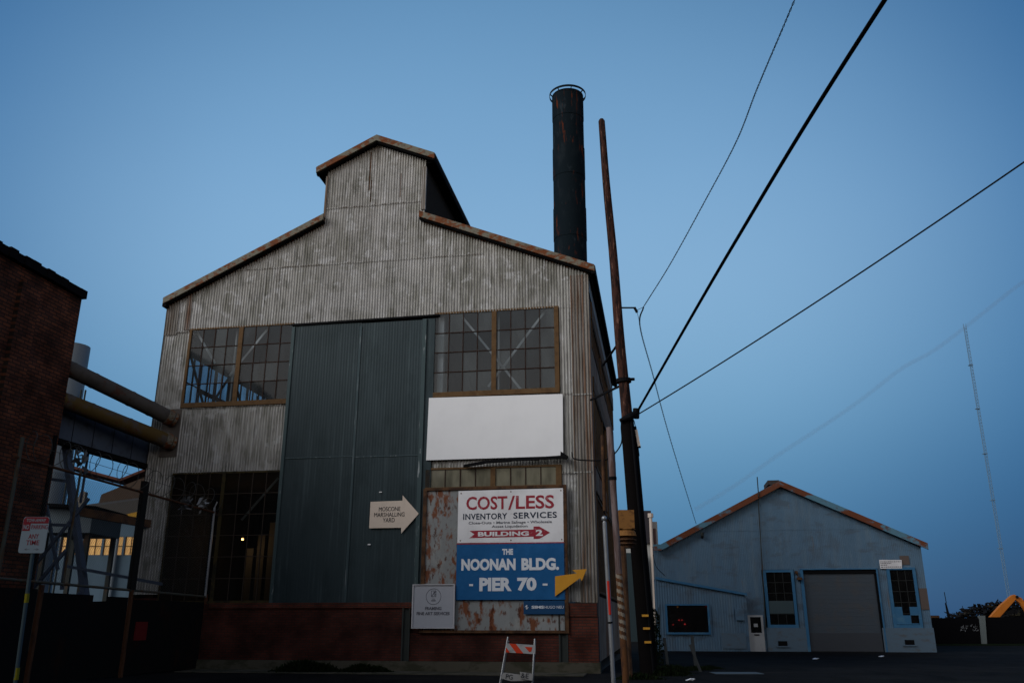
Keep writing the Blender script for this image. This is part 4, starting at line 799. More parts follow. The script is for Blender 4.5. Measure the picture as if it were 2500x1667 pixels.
for z, e_ in ((4.67, 7.2), (4.58, 6.68), (4.49, 6.45), (4.38, 7.2)):
    x = 6.10; ln = MB()
    while x < e_: l = random.uniform(0.05, 0.13); ln.box(x, min(x + l, e_), -0.106, -0.10, z - 0.02, z + 0.02); x += l + 0.03
    ns.part('faded_line', ln, TXTGREY)
for i, (x, z, c, e_) in enumerate(((-5.49, 2.22, (1, 0.35, 0.08), .16), (-5.45, 1.49, (1, 0.05, 0.05), .5), (-5.28, 1.49, (1, 0.05, 0.05), .5), (-5.80, 1.24, (1, 0.05, 0.05), .4), (-5.13, 1.27, (1, 0.05, 0.05), .9), (-3.84, 2.26, (1, 0.05, 0.05), .6))):  # glowing beads imitate car tail lights reflected in the shed glass
    wr = ('dim orange', 'small red', 'small red', 'faint red', 'brightest red', 'red')[i]
    ps = ('high on the left', 'left of a close pair', 'right of a close pair', 'low at the far left', 'low in the middle', 'at the top right corner')[i]
    single('tail_light_reflection', MB().tube([(x, -0.25, z - 0.04), (x, -0.25, z), (x, -0.25, z + 0.04)], [0.02, 0.05, 0.02], 8), M('reflection_glow_%d' % i, (0.2, 0.02, 0.01), emit=(c, e_ * 9)),
           '%s glow imitating a reflection in the wide shed window, %s' % (wr, ps), 'lamp', FB, group='glowing imitation reflections in the wide shed window')

# ------------------------------------------------------------------ buildings and things behind on the right
wbk = Thing('white_house', 'tall narrow white building with dark steep roof behind the utility pole', 'building', FW, (9.6, 75, -0.2))
wbk.part('wall', MB().box(7.6, 12.0, 75, 84, -0.2, 7.75).box(11.95, 12.6, 75.2, 84, -0.2, 9.6), M('house_white', (0.38, 0.38, 0.36), 0.8))
wbk.part('lower_annex', MB().box(7.4, 11.1, 74.2, 74.95, -0.2, 6.9), M('annex_dark_teal', (0.03, 0.045, 0.05), 0.9))
wbk.part('roof', MB().prism([(7.3, 7.75), (12.05, 7.75), (12.05, 10.5), (9.0, 10.5)][::-1][::-1], 74.8, 84), M('house_slate', (0.035, 0.032, 0.038), 0.85))
wbk.part('vent_pipe', MB().tube([(11.95, 74.7, 1.0), (11.98, 74.7, 10.0)], 0.14, 8).tube([(11.98, 74.7, 9.9), (11.98, 74.7, 10.25)], 0.24, 8), M('pale_stucco', (0.5, 0.42, 0.36), 0.8))
wbk.part('upper_wall', MB().box(11.95, 12.4, 74.85, 75.15, 7.0, 9.0), M('reddish_side', (0.10, 0.06, 0.06), 0.8))
wbk.part('window', MB().box(11.0, 11.5, 74.96, 75.02, 3.0, 5.0), GLASSDARK)

ff = Thing('yard_fence', 'low black solid fence with pale graffiti between the blue shed and the scrap yard', 'fence', FW, (32.5, 66, -0.2))
ff.part('boards', MB().box(29.6, 34.4, 66, 66.1, -0.25, 1.63), M('fence_black', (0.004, 0.004, 0.005), 0.95, spec=0.03))
ff.part('boards', MB().box(34.7, 46, 66, 66.1, -0.25, 1.70), MATS['fence_black'])
ff.part('end_post', MB().prism([(34.28, -0.25), (34.62, -0.25), (34.82, 1.8), (34.42, 1.8)][::-1][::-1], 65.85, 66.15), M('pale_concrete_post', (0.12, 0.14, 0.14), 0.85))
gf = MB()
for k in range(26): x = 33.05 + random.random() * 1.2; z = 0.72 + random.random() * 0.42; gf.bar((x, 65.985, z), (x + random.uniform(-.22, .22), 65.985, z + random.uniform(-.12, .12)), 0.01, 0.03)
ff.part('graffiti', gf, M('graffiti_white', (0.16, 0.17, 0.18), 0.8))
single('grass_verge', MB().box(29.4, 40, 63.6, 65.9, -0.3, -0.15), WEED, None, None, kind='structure')
single('yard_skip', MB().box(29.7, 32.0, 67, 69, -0.2, 1.80).box(29.7, 31.9, 66.9, 66.99, 1.66, 1.82), RUSTBROWN, 'rust brown container top just over the fence by the shed corner', 'container')
single('broken_post', MB().prism([(32.62, 1.6), (32.82, 1.6), (32.66, 2.75), (32.60, 2.70)], 67, 67.1).tube([(32.66, 67, 2.7), (32.63, 67, 3.5)], 0.03, 5), DARK, 'thin dark broken stake rising behind the black fence', 'post')
# scrap heap
random.seed(3)
hv = MB()
for k in range(2200):
    a = random.random(); x = 42.5 + 14 * a; hmax = 3.2 * math.sin(math.pi * min(1, 0.12 + a * 0.75)) ** 0.7
    z = -0.2 + (hmax + 0.2) * random.random() ** 0.6; y_ = 88 + random.uniform(-2, 2) * (1 - z / 5)
    p = Vector((x, y_, z)); e1 = Vector((random.gauss(0, .2), random.gauss(0, .3), random.gauss(0, .12))); e2 = Vector((random.gauss(0, .14), random.gauss(0, .25), random.gauss(0, .14)))
    n_ = e1.cross(e2).normalized() * 0.05; hv.add([p, p + e1, p + e1 + e2, p + e2, p + n_, p + e1 + n_, p + e1 + e2 + n_, p + e2 + n_], [(0, 1, 2, 3), (7, 6, 5, 4), (0, 4, 5, 1), (1, 5, 6, 2), (2, 6, 7, 3), (3, 7, 4, 0)])
hv.prism([(42.6, -0.2), (57, -0.2), (54, 2.6), (49, 2.5), (45, 1.3)], 87, 89)
single('scrap_heap', hv, M('scrap_metal', (0.008, 0.008, 0.009), 0.9, spec=0.05, layers=[((0.045, 0.04, 0.025), (0.8, 0.8, 0.8), 0.58, 0.66, 0.8), ((0.16, 0.17, 0.18), (1.7, 1.7, 1.7), 0.68, 0.72, 0.8)]),
       'dark heap of tangled scrap metal behind the black fence', 'scrap heap', kind='stuff')
ex = Thing('material_handler', 'orange articulated boom of a scrap loader peaking over the dark heap', 'crane', FW, (49.5, 85, -0.2))
OR = M('machine_orange', (0.42, 0.13, 0.016), 0.6, layers=[((0.32, 0.09, 0.015), (1.2, 1.2, 1.2), 0.45, 0.7, 0.7)])
ex.part('boom', MB().prism([(43.9, 0.5), (44.9, 0.5), (45.95, 1.5), (46.95, 2.42), (47.75, 3.12), (48.0, 3.35), (48.28, 3.62), (48.0, 3.8), (47.75, 3.72), (46.5, 2.82), (45.15, 1.6)], 84.8, 85.2), OR)
ex.part('stick', MB().prism([(48.02, 3.33), (48.3, 3.62), (48.62, 3.5), (50.3, 0.3), (49.9, 0.2), (48.42, 3.0)], 84.85, 85.15), OR)
ex.part('pivot', MB().tube([(48.15, 84.7, 3.58), (48.15, 85.3, 3.58)], 0.13, 10), DARK)
ex.part('ram', MB().tube([(45.6, 85.3, 1.9), (47.3, 85.3, 3.25)], 0.07, 8), DARK)
ex.part('body', MB().box(42.2, 44.6, 84, 86.4, -0.2, 1.3), OR); ex.part('grapple', MB().prism([(49.6, 0.4), (50.5, 0.4), (50.9, -0.1), (50.2, -0.2), (49.3, -0.15)], 84.6, 85.4), DARK)
# mast
ms = Thing('lattice_mast', 'very tall thin pale lattice mast far away behind the scrap yard', 'mast', FW, (61.3, 110, -0.2))
lm = MB(); H_ = 39.9; hw = 0.17
cxm = lambda z: 61.35 + (z / 39.8) * 0.42
for dx, dy in ((-1, -1), (1, -1), (0, 1)): lm.tube([(cxm(-0.2) + dx * hw, 110 + dy * hw, -0.2), (cxm(H_) + dx * hw, 110 + dy * hw, H_)], 0.03, 5)
z = 0
while z < H_ - 0.5:
    for (a, b) in (((-1, -1), (1, -1)), ((1, -1), (0, 1)), ((0, 1), (-1, -1))):
        lm.tube([(cxm(z) + a[0] * hw, 110 + a[1] * hw, z), (cxm(z) + b[0] * hw, 110 + b[1] * hw, z + 0.45)], 0.02, 4, False); lm.tube([(cxm(z) + a[0] * hw, 110 + a[1] * hw, z), (cxm(z) + b[0] * hw, 110 + b[1] * hw, z)], 0.02, 4, False)
    z += 0.45
ms.part('lattice', lm, M('mast_paint', (0.12, 0.20, 0.28), 0.9))
for z in range(4, 38, 6): ms.part('joint_plate', MB().box(cxm(z) - 0.26, cxm(z) + 0.26, 109.78, 110.2, z, z + 0.08), MATS['mast_paint'])
# vapour trail, a thin long volume
vt = MB().tube(spline([(330, 400, 205), (296, 400, 186), (258.8, 400, 163.9), (240, 400, 150.5), (224.5, 400, 139.1), (207, 400, 127), (190.2, 400, 118), (168, 400, 102), (146.8, 400, 88.4), (125, 400, 75), (105.5, 400, 62), (85, 400, 50)], 6), 1.15, 10)
vm = bpy.data.materials.new('thin_vapour'); vm.use_nodes = True; t = vm.node_tree; t.nodes.clear()
o_ = t.nodes.new('ShaderNodeOutputMaterial'); pv = t.nodes.new('ShaderNodeVolumePrincipled'); pv.inputs['Color'].default_value = (0.35, 0.42, 0.5, 1); pv.inputs['Density'].default_value = 0.075
t.links.new(pv.outputs[0], o_.inputs['Volume'])
single('vapour_trail', vt, vm, 'faint dusky vapour trail slanting across the sky past the mast top', 'vapour trail', kind='stuff')

# posts and weeds at the right of the pole
for i, (x0, x1, yb, zt, lb) in enumerate(((4.98, 5.06, 29.5, 0.95, 'short thin grey stake nearest the utility pole'), (5.55, 5.80, 27.9, 0.78, 'leaning grey stake in the middle of three'), (5.95, 6.02, 29.8, 1.02, 'upright grey stake farthest right of three'))):
    a, b = (x0, x1) if i != 1 else (5.62, 5.42)
    single('wooden_stake', MB().bar((x1, yb, -0.1), (a if i != 1 else 5.50, yb, zt), 0.09, 0.07), M('stake_wood', (0.055, 0.06, 0.062), 0.85), lb + ', before the blue shed', 'post', group='stakes before the blue shed')
def weeds(name, label, spots, hgt, fr, n=260, spread=0.5, kind='stuff', seed=1, thick=0.05):
    random.seed(seed); mb = MB()
    for (x, y_, s_) in spots:
        for k in range(int(n * s_)):
            bx_ = x + random.gauss(0, spread * s_); by = y_ + random.gauss(0, spread * 0.35 * s_); h = hgt * s_ * random.uniform(0.25, 1.0) * math.exp(-((bx_ - x) / (spread * 1.4 * s_)) ** 2)
            a = random.uniform(0, 6.28); lx_, ly_ = math.cos(a) * h * 0.45, math.sin(a) * h * 0.3
            w_ = random.uniform(0.012, thick) * s_; px_, py_ = -math.sin(a) * w_, math.cos(a) * w_
            z0 = gz((fr.m @ Vector((bx_, by, 0))).y) - 0.02
            mb.add([(bx_ - px_, by - py_, z0), (bx_ + px_, by + py_, z0), (bx_ + lx_ * 0.5 + px_ * 1.3, by + ly_ * .5 + py_ * 1.3, z0 + h * 0.7), (bx_ + lx_ * .5 - px_ * 1.3, by + ly_ * .5 - py_ * 1.3, z0 + h * 0.7), (bx_ + lx_, by + ly_, z0 + h)], [(0, 1, 2, 3), (3, 2, 4)])
    return single(name, mb, WEED, label, 'weeds', fr, kind=kind)
weeds('weed_clump', 'larger dark weed mound at the foot of the brick wall, the left of two', [(-6.3, -0.9, 1.0), (-5.8, -0.8, 0.8)], 0.42, FA, 1500, 0.55, None, 1, 0.03)
weeds('weed_clump', 'smaller dark weed mound at the foot of the brick wall beside the steel post', [(-4.5, -0.8, 0.9), (-4.0, -0.7, 0.7)], 0.34, FA, 1400, 0.45, None, 2, 0.03)
weeds('verge_weeds', 'patchy weeds around the utility pole foot and the stakes', [(4.2, 26.0, 1.0), (5.0, 28.5, 0.9), (5.8, 28.8, 0.7), (4.6, 27, 0.9), (3.4, 24.4, 0.8), (6.4, 29.5, 0.6)], 0.26, FW, 900, 0.5, 'stuff', 3, 0.02)
random.seed(31); lb_ = MB()
for k in range(1500):
    t_ = random.random(); z_ = 0.05 + 1.75 * t_; rad_ = 0.26 * (1 - 0.65 * t_) + 0.05 * math.sin(z_ * 9)
    a_ = random.uniform(0, 6.28); q_ = random.random() ** 0.5 * rad_
    c0 = Vector((4.18 - 0.03 * z_ + q_ * math.cos(a_), 26.05 + q_ * math.sin(a_), z_)); e1 = Vector([random.gauss(0, 0.022) for _ in range(3)]); e2 = Vector([random.gauss(0, 0.022) for _ in range(3)])
    lb_.add([c0, c0 + e1, c0 + e1 + e2, c0 + e2], [(0, 1, 2, 3)])
for k in range(9):
    a_ = random.uniform(0, 6.28); lb_.tube([(4.15, 26.0, 0), (4.15 + 0.12 * math.cos(a_), 26 + 0.1 * math.sin(a_), 0.9), (4.1 + 0.22 * math.cos(a_), 26 + 0.1 * math.sin(a_), 1.5 + random.random() * 0.5)], 0.008, 4)
vb = single('climbing_bush', lb_, WEED, 'dark tangled leafy bush against the right side of the utility pole foot', 'bush')
random.seed(12)
for (x, y_, l) in ((4.6, 23.6, 'white crumpled litter on the ground right of the rusty pipes'), (13.2, 39.5, 'pale litter scrap lying on the asphalt before the shed door'), (17.7, 43.5, 'small pale litter scrap on the asphalt before the shed window')):
    mb = MB()
    for k in range(5): mb.quad((x + random.uniform(-.12, .12), y_ + random.uniform(-.08, .08), gz(y_) + 0.01), (x + random.uniform(0, .2), y_, gz(y_) + 0.05), (x + random.uniform(0, .15), y_ + 0.12, gz(y_) + 0.06), (x - 0.1, y_ + 0.1, gz(y_) + 0.02), 0.006)
    single('litter', mb, WHITEP, l, 'litter')
single('road_plate', MB().box(5.95, 7.35, 26.6, 27.5, -0.05, 0.012), M('steel_road_plate', (0.07, 0.085, 0.095), 0.6), 'flat grey steel plate lying on the asphalt before the blue shed', 'road plate')

# ------------------------------------------------------------------ left: brick building, pipes, gantry, fence
bk_ = Thing('brick_building', 'dark old brick building at the left edge with a sagging black roof edge', 'building', FA, (-17, -14, 0))
UB = -14.0
bk_.part('side_wall', MB().box(-22, UB, -26, -3.28, -0.2, 11.65), [BRICKSIDE])
bk_.part('pilaster', MB().box(UB, UB + 0.14, -6.1, -5.3, -0.2, 11.2).box(UB, UB + 0.14, -10.4, -9.4, -0.2, 11.2), BRICKSIDE)
rr_ = MB(); random.seed(5)
yy = -26
while yy < -3.3:
    d_ = random.uniform(0, 0.05); rr_.box(UB - 0.3, UB + 0.14 + d_, yy, min(yy + 0.33, -3.24), 11.66, 11.93 + d_ * 0.6); yy += 0.33
rr_.box(-22, UB - 0.3, -26, -3.24, 11.6, 12.0)
bk_.part('roof_edge', rr_, DARK)
bk_.part('downpipe', MB().tube([(UB + 0.06, -3.5, 0), (UB + 0.06, -3.5, 7.0)], 0.06, 8), BLACKM)

def pipe(name, lb, a, b, r, mat):
    th = Thing(name, lb, 'pipe', FA, (b[0], b[1], b[2] - r))
    a, b = Vector(a), Vector(b)
    th.part('pipe_run', MB().tube([a.lerp(b, i / 12) for i in range(13)], r, 22), mat, smooth=True)
    d = (b - a).normalized()
    th.part('end_flange', MB().tube([b - d * 0.25, b - d * 0.06], r * 1.12, 22).tube([b - d * 0.06, b + d * 0.1], r * 0.98, 22), RUST)
    for t_ in (0.12, 0.3, 0.62, 0.8): th.part('joint_band', MB().tube([a.lerp(b, t_) - d * 0.04, a.lerp(b, t_) + d * 0.04], r * 1.04, 22), mat)
pipe('overhead_pipe', 'thick dull brown overhead pipe, the upper of the two entering the warehouse', (-14.45, -3.35, 9.45), (-12.12, -0.1, 8.22), 0.26, PIPEM)
pipe('overhead_pipe', 'thick mustard-patched overhead pipe, the lower of the two entering the warehouse', (-14.4, -3.35, 8.33), (-12.07, -0.1, 7.38), 0.26, PIPEY)
wh.part('patch_plate', MB().box(-12.5, -11.84, -0.04, -0.02, 6.9, 8.6), M('old_patch_plate', (0.10, 0.085, 0.075), 0.8))
du = Thing('conveyor_duct', 'dark blue-grey panelled duct bridging the gap below the two pipes', 'duct', FA, (-14.0, -1.5, 7.0))
A, B = Vector((-14.6, -2.9, 7.75)), Vector((-12.98, 0.2, 7.3))
dm = MB()
for k in range(5):
    p, q = A.lerp(B, k / 5), A.lerp(B, (k + 1) / 5 - 0.008)
    dm.quad((p.x, p.y, p.z - 0.62), (q.x, q.y, q.z - 0.62), (q.x, q.y, q.z + 0.45), (p.x, p.y, p.z + 0.5), -0.5)
du.part('panel', dm, BLUESTEEL); du.part('edge_beam', MB().bar(A - Vector((0, 0, 0.72)), B - Vector((0, 0, 0.72)), 0.3, 0.16), DARK)
ga = Thing('steel_gantry', 'blue-grey steel gantry with a long leaning leg in the alley behind the fence', 'gantry', FA, (-13.3, -2, 0))
ga.part('leaning_leg', MB().bar((-14.95, -2.2, 8.3), (-12.45, -2.0, 0.0), 0.16, 0.24), BLUESTEEL)
ga.part('upright', MB().bar((-15.0, -2.4, 8.6), (-14.75, -2.3, 0), 0.16, 0.16), BLUESTEEL)
ga.part('upright', MB().bar((-14.4, -1.2, 8.2), (-14.4, -1.2, 5.2), 0.06, 0.06), BLUESTEEL)
cbm = MB()
for a, b in (((-14.9, -2.3, 5.85), (-14.1, -2.2, 5.75)), ((-14.8, -2.3, 3.2), (-13.4, -2.2, 5.2)), ((-14.8, -2.3, 2.4), (-13.9, -2.2, 3.6)), ((-14.9, -2.3, 4.4), (-13.7, -2.2, 4.35)), ((-14.0, -2.0, 2.4), (-14.05, -2, 5.2)), ((-14.8, -2.3, 5.0), (-14.1, -2.2, 3.0)), ((-13.8, -2.2, 3.1), (-10.6, -2.0, 2.55)), ((-13.9, -2.3, 1.4), (-13.2, -2.2, 2.3))): cbm.bar(a, b, 0.08, 0.09)
ga.part('cross_brace', cbm, BLUESTEEL)
ga.part('header_beam', MB().bar((-14.0, -1.8, 4.85), (-12.2, 0.6, 4.55), 0.2, 0.26), RUSTBROWN)
# tank behind
tk = Thing('steel_silo', 'pale grey steel silo rising behind the brick building corner above the pipes', 'silo', FW, (-23.95, 45, 0))
tk.part('shell', MB().tube([(-24.3, 45, 0), (-24.3, 45, 15.9)], 0.85, 32), M('silo_paint', (0.19, 0.225, 0.25), 0.5), smooth=True)
tk.part('ladder', MB().tube([(-23.28, 44.6, 0), (-23.28, 44.6, 13.3)], 0.05, 6).tube([(-23.05, 44.6, 0), (-23.05, 44.6, 13.3)], 0.05, 6), POSTM)

# alley end
aw = Thing('lit_window_building', 'blue metal building at the alley end with a row of warm lit windows', 'building', FW, (-28.5, 60, -0.2))
aw.part('wall', MB().box(-33.5, -20.5, 60, 70, -0.2, 5.72).box(-33.5, -20.5, 60, 70, 6.95, 8.1), M('alley_blue_wall', (0.08, 0.125, 0.165), 0.7, sheet=(0.6, 0.08)))
LIT = M('lit_window_glow', (0.5, 0.3, 0.1), emit=((1.0, 0.58, 0.22), 0.34), layers=[((0.3, 0.1, 0.05), (3, 3, 3), 0.4, 0.6, 0.5)])
for k in range(8):
    x = -32.4 + k * 1.45
    o = aw.part('lit_window', MB().box(x, x + 0.05, 59.97, 60.05, 5.74, 6.93).box(x + 0.4, x + 0.44, 59.98, 60.05, 5.74, 6.93).box(x + 0.85, x + 0.89, 59.98, 60.05, 5.74, 6.93).box(x, x + 1.3, 59.98, 60.05, 6.28, 6.33), RUSTBROWN)
    aw.part('pane', MB().box(x + 0.05, x + 1.3, 60.06, 60.12, 5.74, 6.93), LIT, o)
    aw.part('pier', MB().box(x + 1.3, x + 1.45, 59.95, 60.1, 5.72, 6.95), MATS['alley_blue_wall'])
aw.part('eave_trim', MB().box(-33.6, -20.4, 59.7, 60.0, 8.1, 8.22), M('pale_eave', (0.30, 0.27, 0.24), 0.8))
aw.part('roof', MB().quad((-33.6, 59.7, 8.22), (-20.4, 59.7, 8.22), (-20.4, 64, 11.0), (-33.6, 64, 9.3), 0.1), M('brown_felt_roof', (0.045, 0.038, 0.03), 0.9))
aw.part('downpipe', MB().tube([(-27.1, 59.85, 0), (-27.1, 59.85, 7)], 0.12, 8), MATS['silo_paint'])
rg = Thing('brown_gabled_building', 'dim brown gabled building beyond the alley, partly hidden by the warehouse corner', 'building', FW, (-26.5, 72, 0))
rg.part('wall', MB().prism([(-36, 0), (-22, 0), (-22, 12.5), (-31, 13.0), (-34.5, 11.5)][::-1][::-1], 72, 80), M('brown_wall', (0.055, 0.038, 0.028), 0.9))
rg.part('roof', MB().quad((-40, 71.8, 14.4), (-33.0, 71.8, 12.6), (-33.0, 80, 12.6), (-40, 80, 14.4), 0.2).quad((-33.0, 71.8, 12.6), (-26, 71.8, 15.6), (-26, 80, 15.6), (-33.0, 80, 12.6), 0.2), M('red_brown_roof', (0.075, 0.03, 0.022), 0.9))
yb = Thing('yellow_boom', 'yellow steel boom slanting in front of the alley end building', 'boom', FW, (-27, 57, 0))
yb.part('boom', MB().bar((-27.9, 57, 7.35), (-23.6, 57, 8.35), 0.3, 0.34), M('boom_yellow', (0.38, 0.20, 0.02), 0.6))
yb.part('mast_post', MB().bar((-23.9, 57, -0.2), (-23.9, 57, 8.2), 0.3, 0.3), POSTM)
sh = Thing('alley_cabin', 'small pale cabin with a dark flat roof behind the gantry leg', 'cabin', FW, (-16.3, 32, 0))
sh.part('wall', MB().box(-17.4, -15.55, 32, 34.5, 4.55, 5.42), M('cabin_wall', (0.15, 0.19, 0.22), 0.7)); sh.part('roof', MB().quad((-17.5, 31.8, 5.5), (-15.4, 31.8, 5.38), (-15.4, 34.6, 5.38), (-17.5, 34.6, 5.5), 0.12), DARK)
sh.part('leg', MB().box(-17.3, -17.15, 32.1, 32.25, 0, 4.55), POSTM); sh.part('leg', MB().box(-15.75, -15.6, 32.1, 32.25, 0, 4.55), POSTM); sh.part('leg', MB().box(-15.75, -15.6, 34.2, 34.35, 0, 4.55), POSTM); sh.part('leg', MB().box(-17.3, -17.15, 34.2, 34.35, 0, 4.55), POSTM)
sh.part('vent_cap', MB().prism([(-16.15, 5.45), (-15.8, 5.45), (-15.78, 6.0), (-15.95, 6.05)], 31.7, 31.9), M('cap_white', (0.4, 0.36, 0.3), 0.7))
jk = MB(); random.seed(21)
for k in range(40):
    x = random.uniform(-16, -11.2); y_ = random.uniform(-6, 2) if x < -13.3 else random.uniform(-2.5, -0.6); s_ = random.uniform(0.2, 0.6); jk.box(x, x + s_, y_, y_ + s_, 0, random.uniform(0.3, 1.7))
single('stacked_junk', jk, SHEETG, 'dark piled junk in the alley behind the gate sheets', 'junk pile', FA, kind='stuff')

# fence
UF = -10.15
fn = Thing('chain_link_gate_fence', 'tall chain-link fence over dark sheet metal gates at the left, with razor coil on top', 'fence', FA, (UF, -4.7, 0))
fn.part('top_rail', MB().tube([(UF, -9.6, 5.12), (UF, 0, 4.93)], 0.035, 8), FENCERUST)
fn.part('bottom_rail', MB().tube([(UF, -10.2, 2.40), (UF, -0.1, 2.22)], 0.035, 8), FENCEM)
fn.part('fence_post', MB().tube([(UF, -9.45, 0), (UF, -9.45, 5.6)], 0.045, 8), FENCEM)
for y_ in (-7.95, -4.25, -0.05): fn.part('fence_post', MB().bar((UF, y_, -0.1), (UF, y_, 2.3), 0.09, 0.09), FENCERUST)
for y_ in (-4.25,): fn.part('fence_post', MB().bar((UF - 0.02, y_, 2.3), (UF - 0.02, y_, 5.35), 0.12, 0.26), M('dark_gate_post', (0.012, 0.012, 0.012), 0.9))
fn.part('fence_post', MB().tube([(UF, -0.12, 2.2), (UF, -0.12, 5.1)], 0.04, 8).tube([(UF, -0.12, 5.1), (UF + 0.05, -0.08, 5.3)], 0.02, 6), GALV)
fn.part('fence_post', MB().tube([(UF, -7.2, 2.3), (UF, -7.2, 5.2)], 0.03, 8), FENCEM)
fn.part('gate_sheet', MB().box(UF - 0.03, UF - 0.01, -9.9, -8.05, 0.05, 2.2).prismx([(-7.85, 0.05), (-4.35, 0.05), (-4.35, 2.1), (-5.3, 2.1), (-5.301, 1.98), (-5.9, 1.96), (-5.901, 2.12), (-7.85, 2.13)], UF - 0.03, UF - 0.01).box(UF - 0.03, UF - 0.01, -4.15, -0.12, 0.05, 2.05), SHEETG)
ml = MB(); p_ = 0.085; y0, y1, z0, z1 = -9.45, -0.12, 2.30, 5.0; hh = z1 - z0
n = int((y1 - y0 + hh) / p_)
for k in range(n):
    c = y0 - hh + k * p_
    for sg in (1, -1):
        if sg == 1: ya, yb_ = max(y0, c), min(y1, c + hh); za, zb_ = z0 + ya - c, z0 + yb_ - c
        else: ya, yb_ = max(y0, c), min(y1, c + hh); za, zb_ = z1 - (ya - c), z1 - (yb_ - c)
        if yb_ - ya > 0.02: ml.tube([(UF + 0.004 * sg, ya, za), (UF + 0.004 * sg, yb_, zb_)], 0.0035, 3, False)
fn.part('mesh', ml, WIREM)
rz = MB(); pts = []
tot = 15
for i in range(tot * 22 + 1):
    a = 2 * math.pi * i / 22; y_ = -9.4 + 9.2 * i / (tot * 22); pts.append((UF + 0.30 * math.cos(a), y_ + 0.18 * math.sin(a * 0.5), 5.45 - 0.03 * (y_ + 9) * 0.5 + 0.36 * math.sin(a)))
rz.tube(pts, 0.009, 4); rz.tube([(UF, -9.4, 5.5), (UF, -0.1, 5.35)], 0.007, 4)
for i in range(0, len(pts), 3): p = pts[i]; rz.box(p[0] - 0.003, p[0] + 0.003, p[1] - 0.02, p[1] + 0.02, p[2] - 0.014, p[2] + 0.014)
fn.part('razor_coil', rz, WIREM)
random.seed(9)
def bag(label, y_, z_, sx_, sz_, mat):
    mb = MB(); k = 0
    for i in range(26):
        c = Vector((UF - 0.04 + random.uniform(-.05, .05), y_ + random.gauss(0, sx_ * 0.4), z_ + random.gauss(0, sz_ * 0.4)))
        e1 = Vector((random.gauss(0, .06), random.gauss(0, .09), random.gauss(0, .10))); e2 = Vector((random.gauss(0, .06), random.gauss(0, .10), random.gauss(0, .08)))
        mb.add([c, c + e1, c + e1 + e2, c + e2], [(0, 1, 2, 3)])
    single('snagged_bag', mb, mat, label, 'plastic bag', FA, group='plastic bags caught on the fence')
BAG = M('bag_plastic', (0.30, 0.31, 0.32), 0.5); BAGD = M('grey_rag', (0.10, 0.10, 0.10), 0.8)
bag('pale plastic bag caught on the fence rail near the right gate post', -0.95, 5.12, 0.12, 0.3, BAG)
bag('grey torn bag hanging from the fence rail left of the pale bag', -1.9, 4.95, 0.35, 0.35, BAGD)
bag('dark torn bag tangled in the razor coil against the sky', -7.2, 5.55, 0.35, 0.4, BAGD)
single('red_gate_sign', MB().box(UF - 0.005, UF + 0.012, -3.85, -3.25, 0.95, 1.45), M('dull_red_sign', (0.12, 0.012, 0.012), 0.7), 'small dull red plate on the dark gate sheet', 'sign', FA)
# no parking sign
npk = Thing('parking_sign', 'red and white TOW-AWAY NO PARKING ANY TIME sign on a thin post before the fence', 'sign', FW, (-6.5, 12, 0))
rot = math.atan2(0.05, 0.6)
def rr2(x, z): return (x, z)
sgm = MB(); x0, x1, z0, z1 = -6.775, -6.415, 2.37, 2.86; rad = 0.035
poly = []
for (cx_, cz_, a0) in ((x1 - rad, z1 - rad, 0), (x0 + rad, z1 - rad, 90), (x0 + rad, z0 + rad, 180), (x1 - rad, z0 + rad, 270)):
    for k in range(5): a = R(a0 + k * 22.5); poly.append((cx_ + rad * math.cos(a), cz_ + rad * math.sin(a)))
SG = M('parking_sign_white', (0.19, 0.235, 0.27), 0.6); SR = M('parking_sign_red', (0.17, 0.012, 0.02), 0.6)
npk.part('panel', MB().prism(poly[::-1], 12.0, 12.004), SG)
npk.part('red_header', MB().prism([(x0 + 0.005, z1 - 0.09), (x1 - 0.005, z1 - 0.09), (x1 - 0.005, z1 - 0.03), (x1 - 0.035, z1 - 0.004), (x0 + 0.035, z1 - 0.004), (x0 + 0.005, z1 - 0.03)][::-1][::-1], 11.997, 11.9995).box(x0 + 0.005, x0 + 0.11, 11.997, 11.9995, z1 - 0.19, z1 - 0.09), SR)
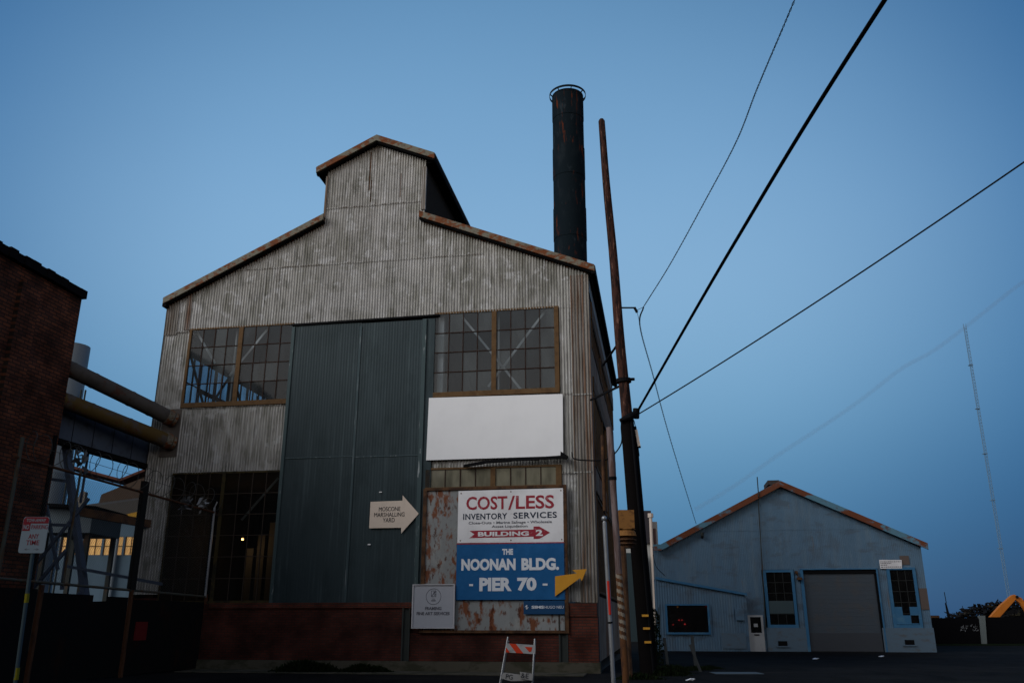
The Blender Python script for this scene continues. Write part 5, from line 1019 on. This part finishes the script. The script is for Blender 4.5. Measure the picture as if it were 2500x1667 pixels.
npk.part('lettering', text('TOW-AWAY', -6.595, z1 - 0.048, 0.27, 0.045, 11.997, 0.02, depth=0.002), SG)
npk.part('lettering', text('NO', x0 + 0.057, z1 - 0.138, 0.08, 0.065, 11.997, 0.02, depth=0.002), SG)
npk.part('lettering', text('PARKING', -6.535, z1 - 0.138, 0.225, 0.06, 12.0, 0.01, depth=0.002), SR)
npk.part('lettering', text('ANY', -6.595, z1 - 0.265, 0.14, 0.065, 12.0, 0.01, depth=0.002), SR); npk.part('lettering', text('TIME', -6.595, z1 - 0.35, 0.18, 0.065, 12.0, 0.01, depth=0.002), SR)
npk.part('lettering', text('\u2190 \u2192', -6.595, z1 - 0.44, 0.2, 0.03, 12.0, 0.0, depth=0.002), SG if False else TXTGREY)
npk.part('post', MB().tube([(-6.51, 12.05, -0.1), (-6.60, 12.03, 2.80)], 0.026, 10), M('sign_post_paint', (0.05, 0.075, 0.085), 0.6))
npk.part('tape', MB().tube([(-6.565, 12.04, 1.72), (-6.57, 12.04, 1.84)], 0.03, 10).tube([(-6.53, 12.045, 0.75), (-6.535, 12.045, 0.9)], 0.03, 10), M('yellow_tape', (0.20, 0.17, 0.01), 0.6))
single('wall_notice', MB().box(UB + 0.002, UB + 0.02, -9.2, -8.7, 1.4, 2.0), M('dull_yellow_notice', (0.07, 0.06, 0.008), 0.8), 'dull yellow notice low on the brick wall behind the parking sign', 'sign', FA)

# unseen block added behind the camera, sized to shade the foot of the warehouse
oc = Thing('unseen_shade_warehouse', 'unseen long dark brick warehouse added across the street to shade the front', 'warehouse', FW, (-4, -12, 0))
oc.part('wall', MB().box(-70, 60, -20, -12, -0.2, 13.2), BRICKEND)
oc.part('roof', MB().quad((-70.3, -11.7, 13.2), (60.3, -11.7, 13.2), (60.3, -20.3, 14.7), (-70.3, -20.3, 14.7), 0.1), ROOFM)
for k in range(14):
    x = -60 + k * 8.5; oc.part('window', MB().box(x, x + 2.4, -12.0, -11.95, 2.0, 4.6), GLASSDARK)
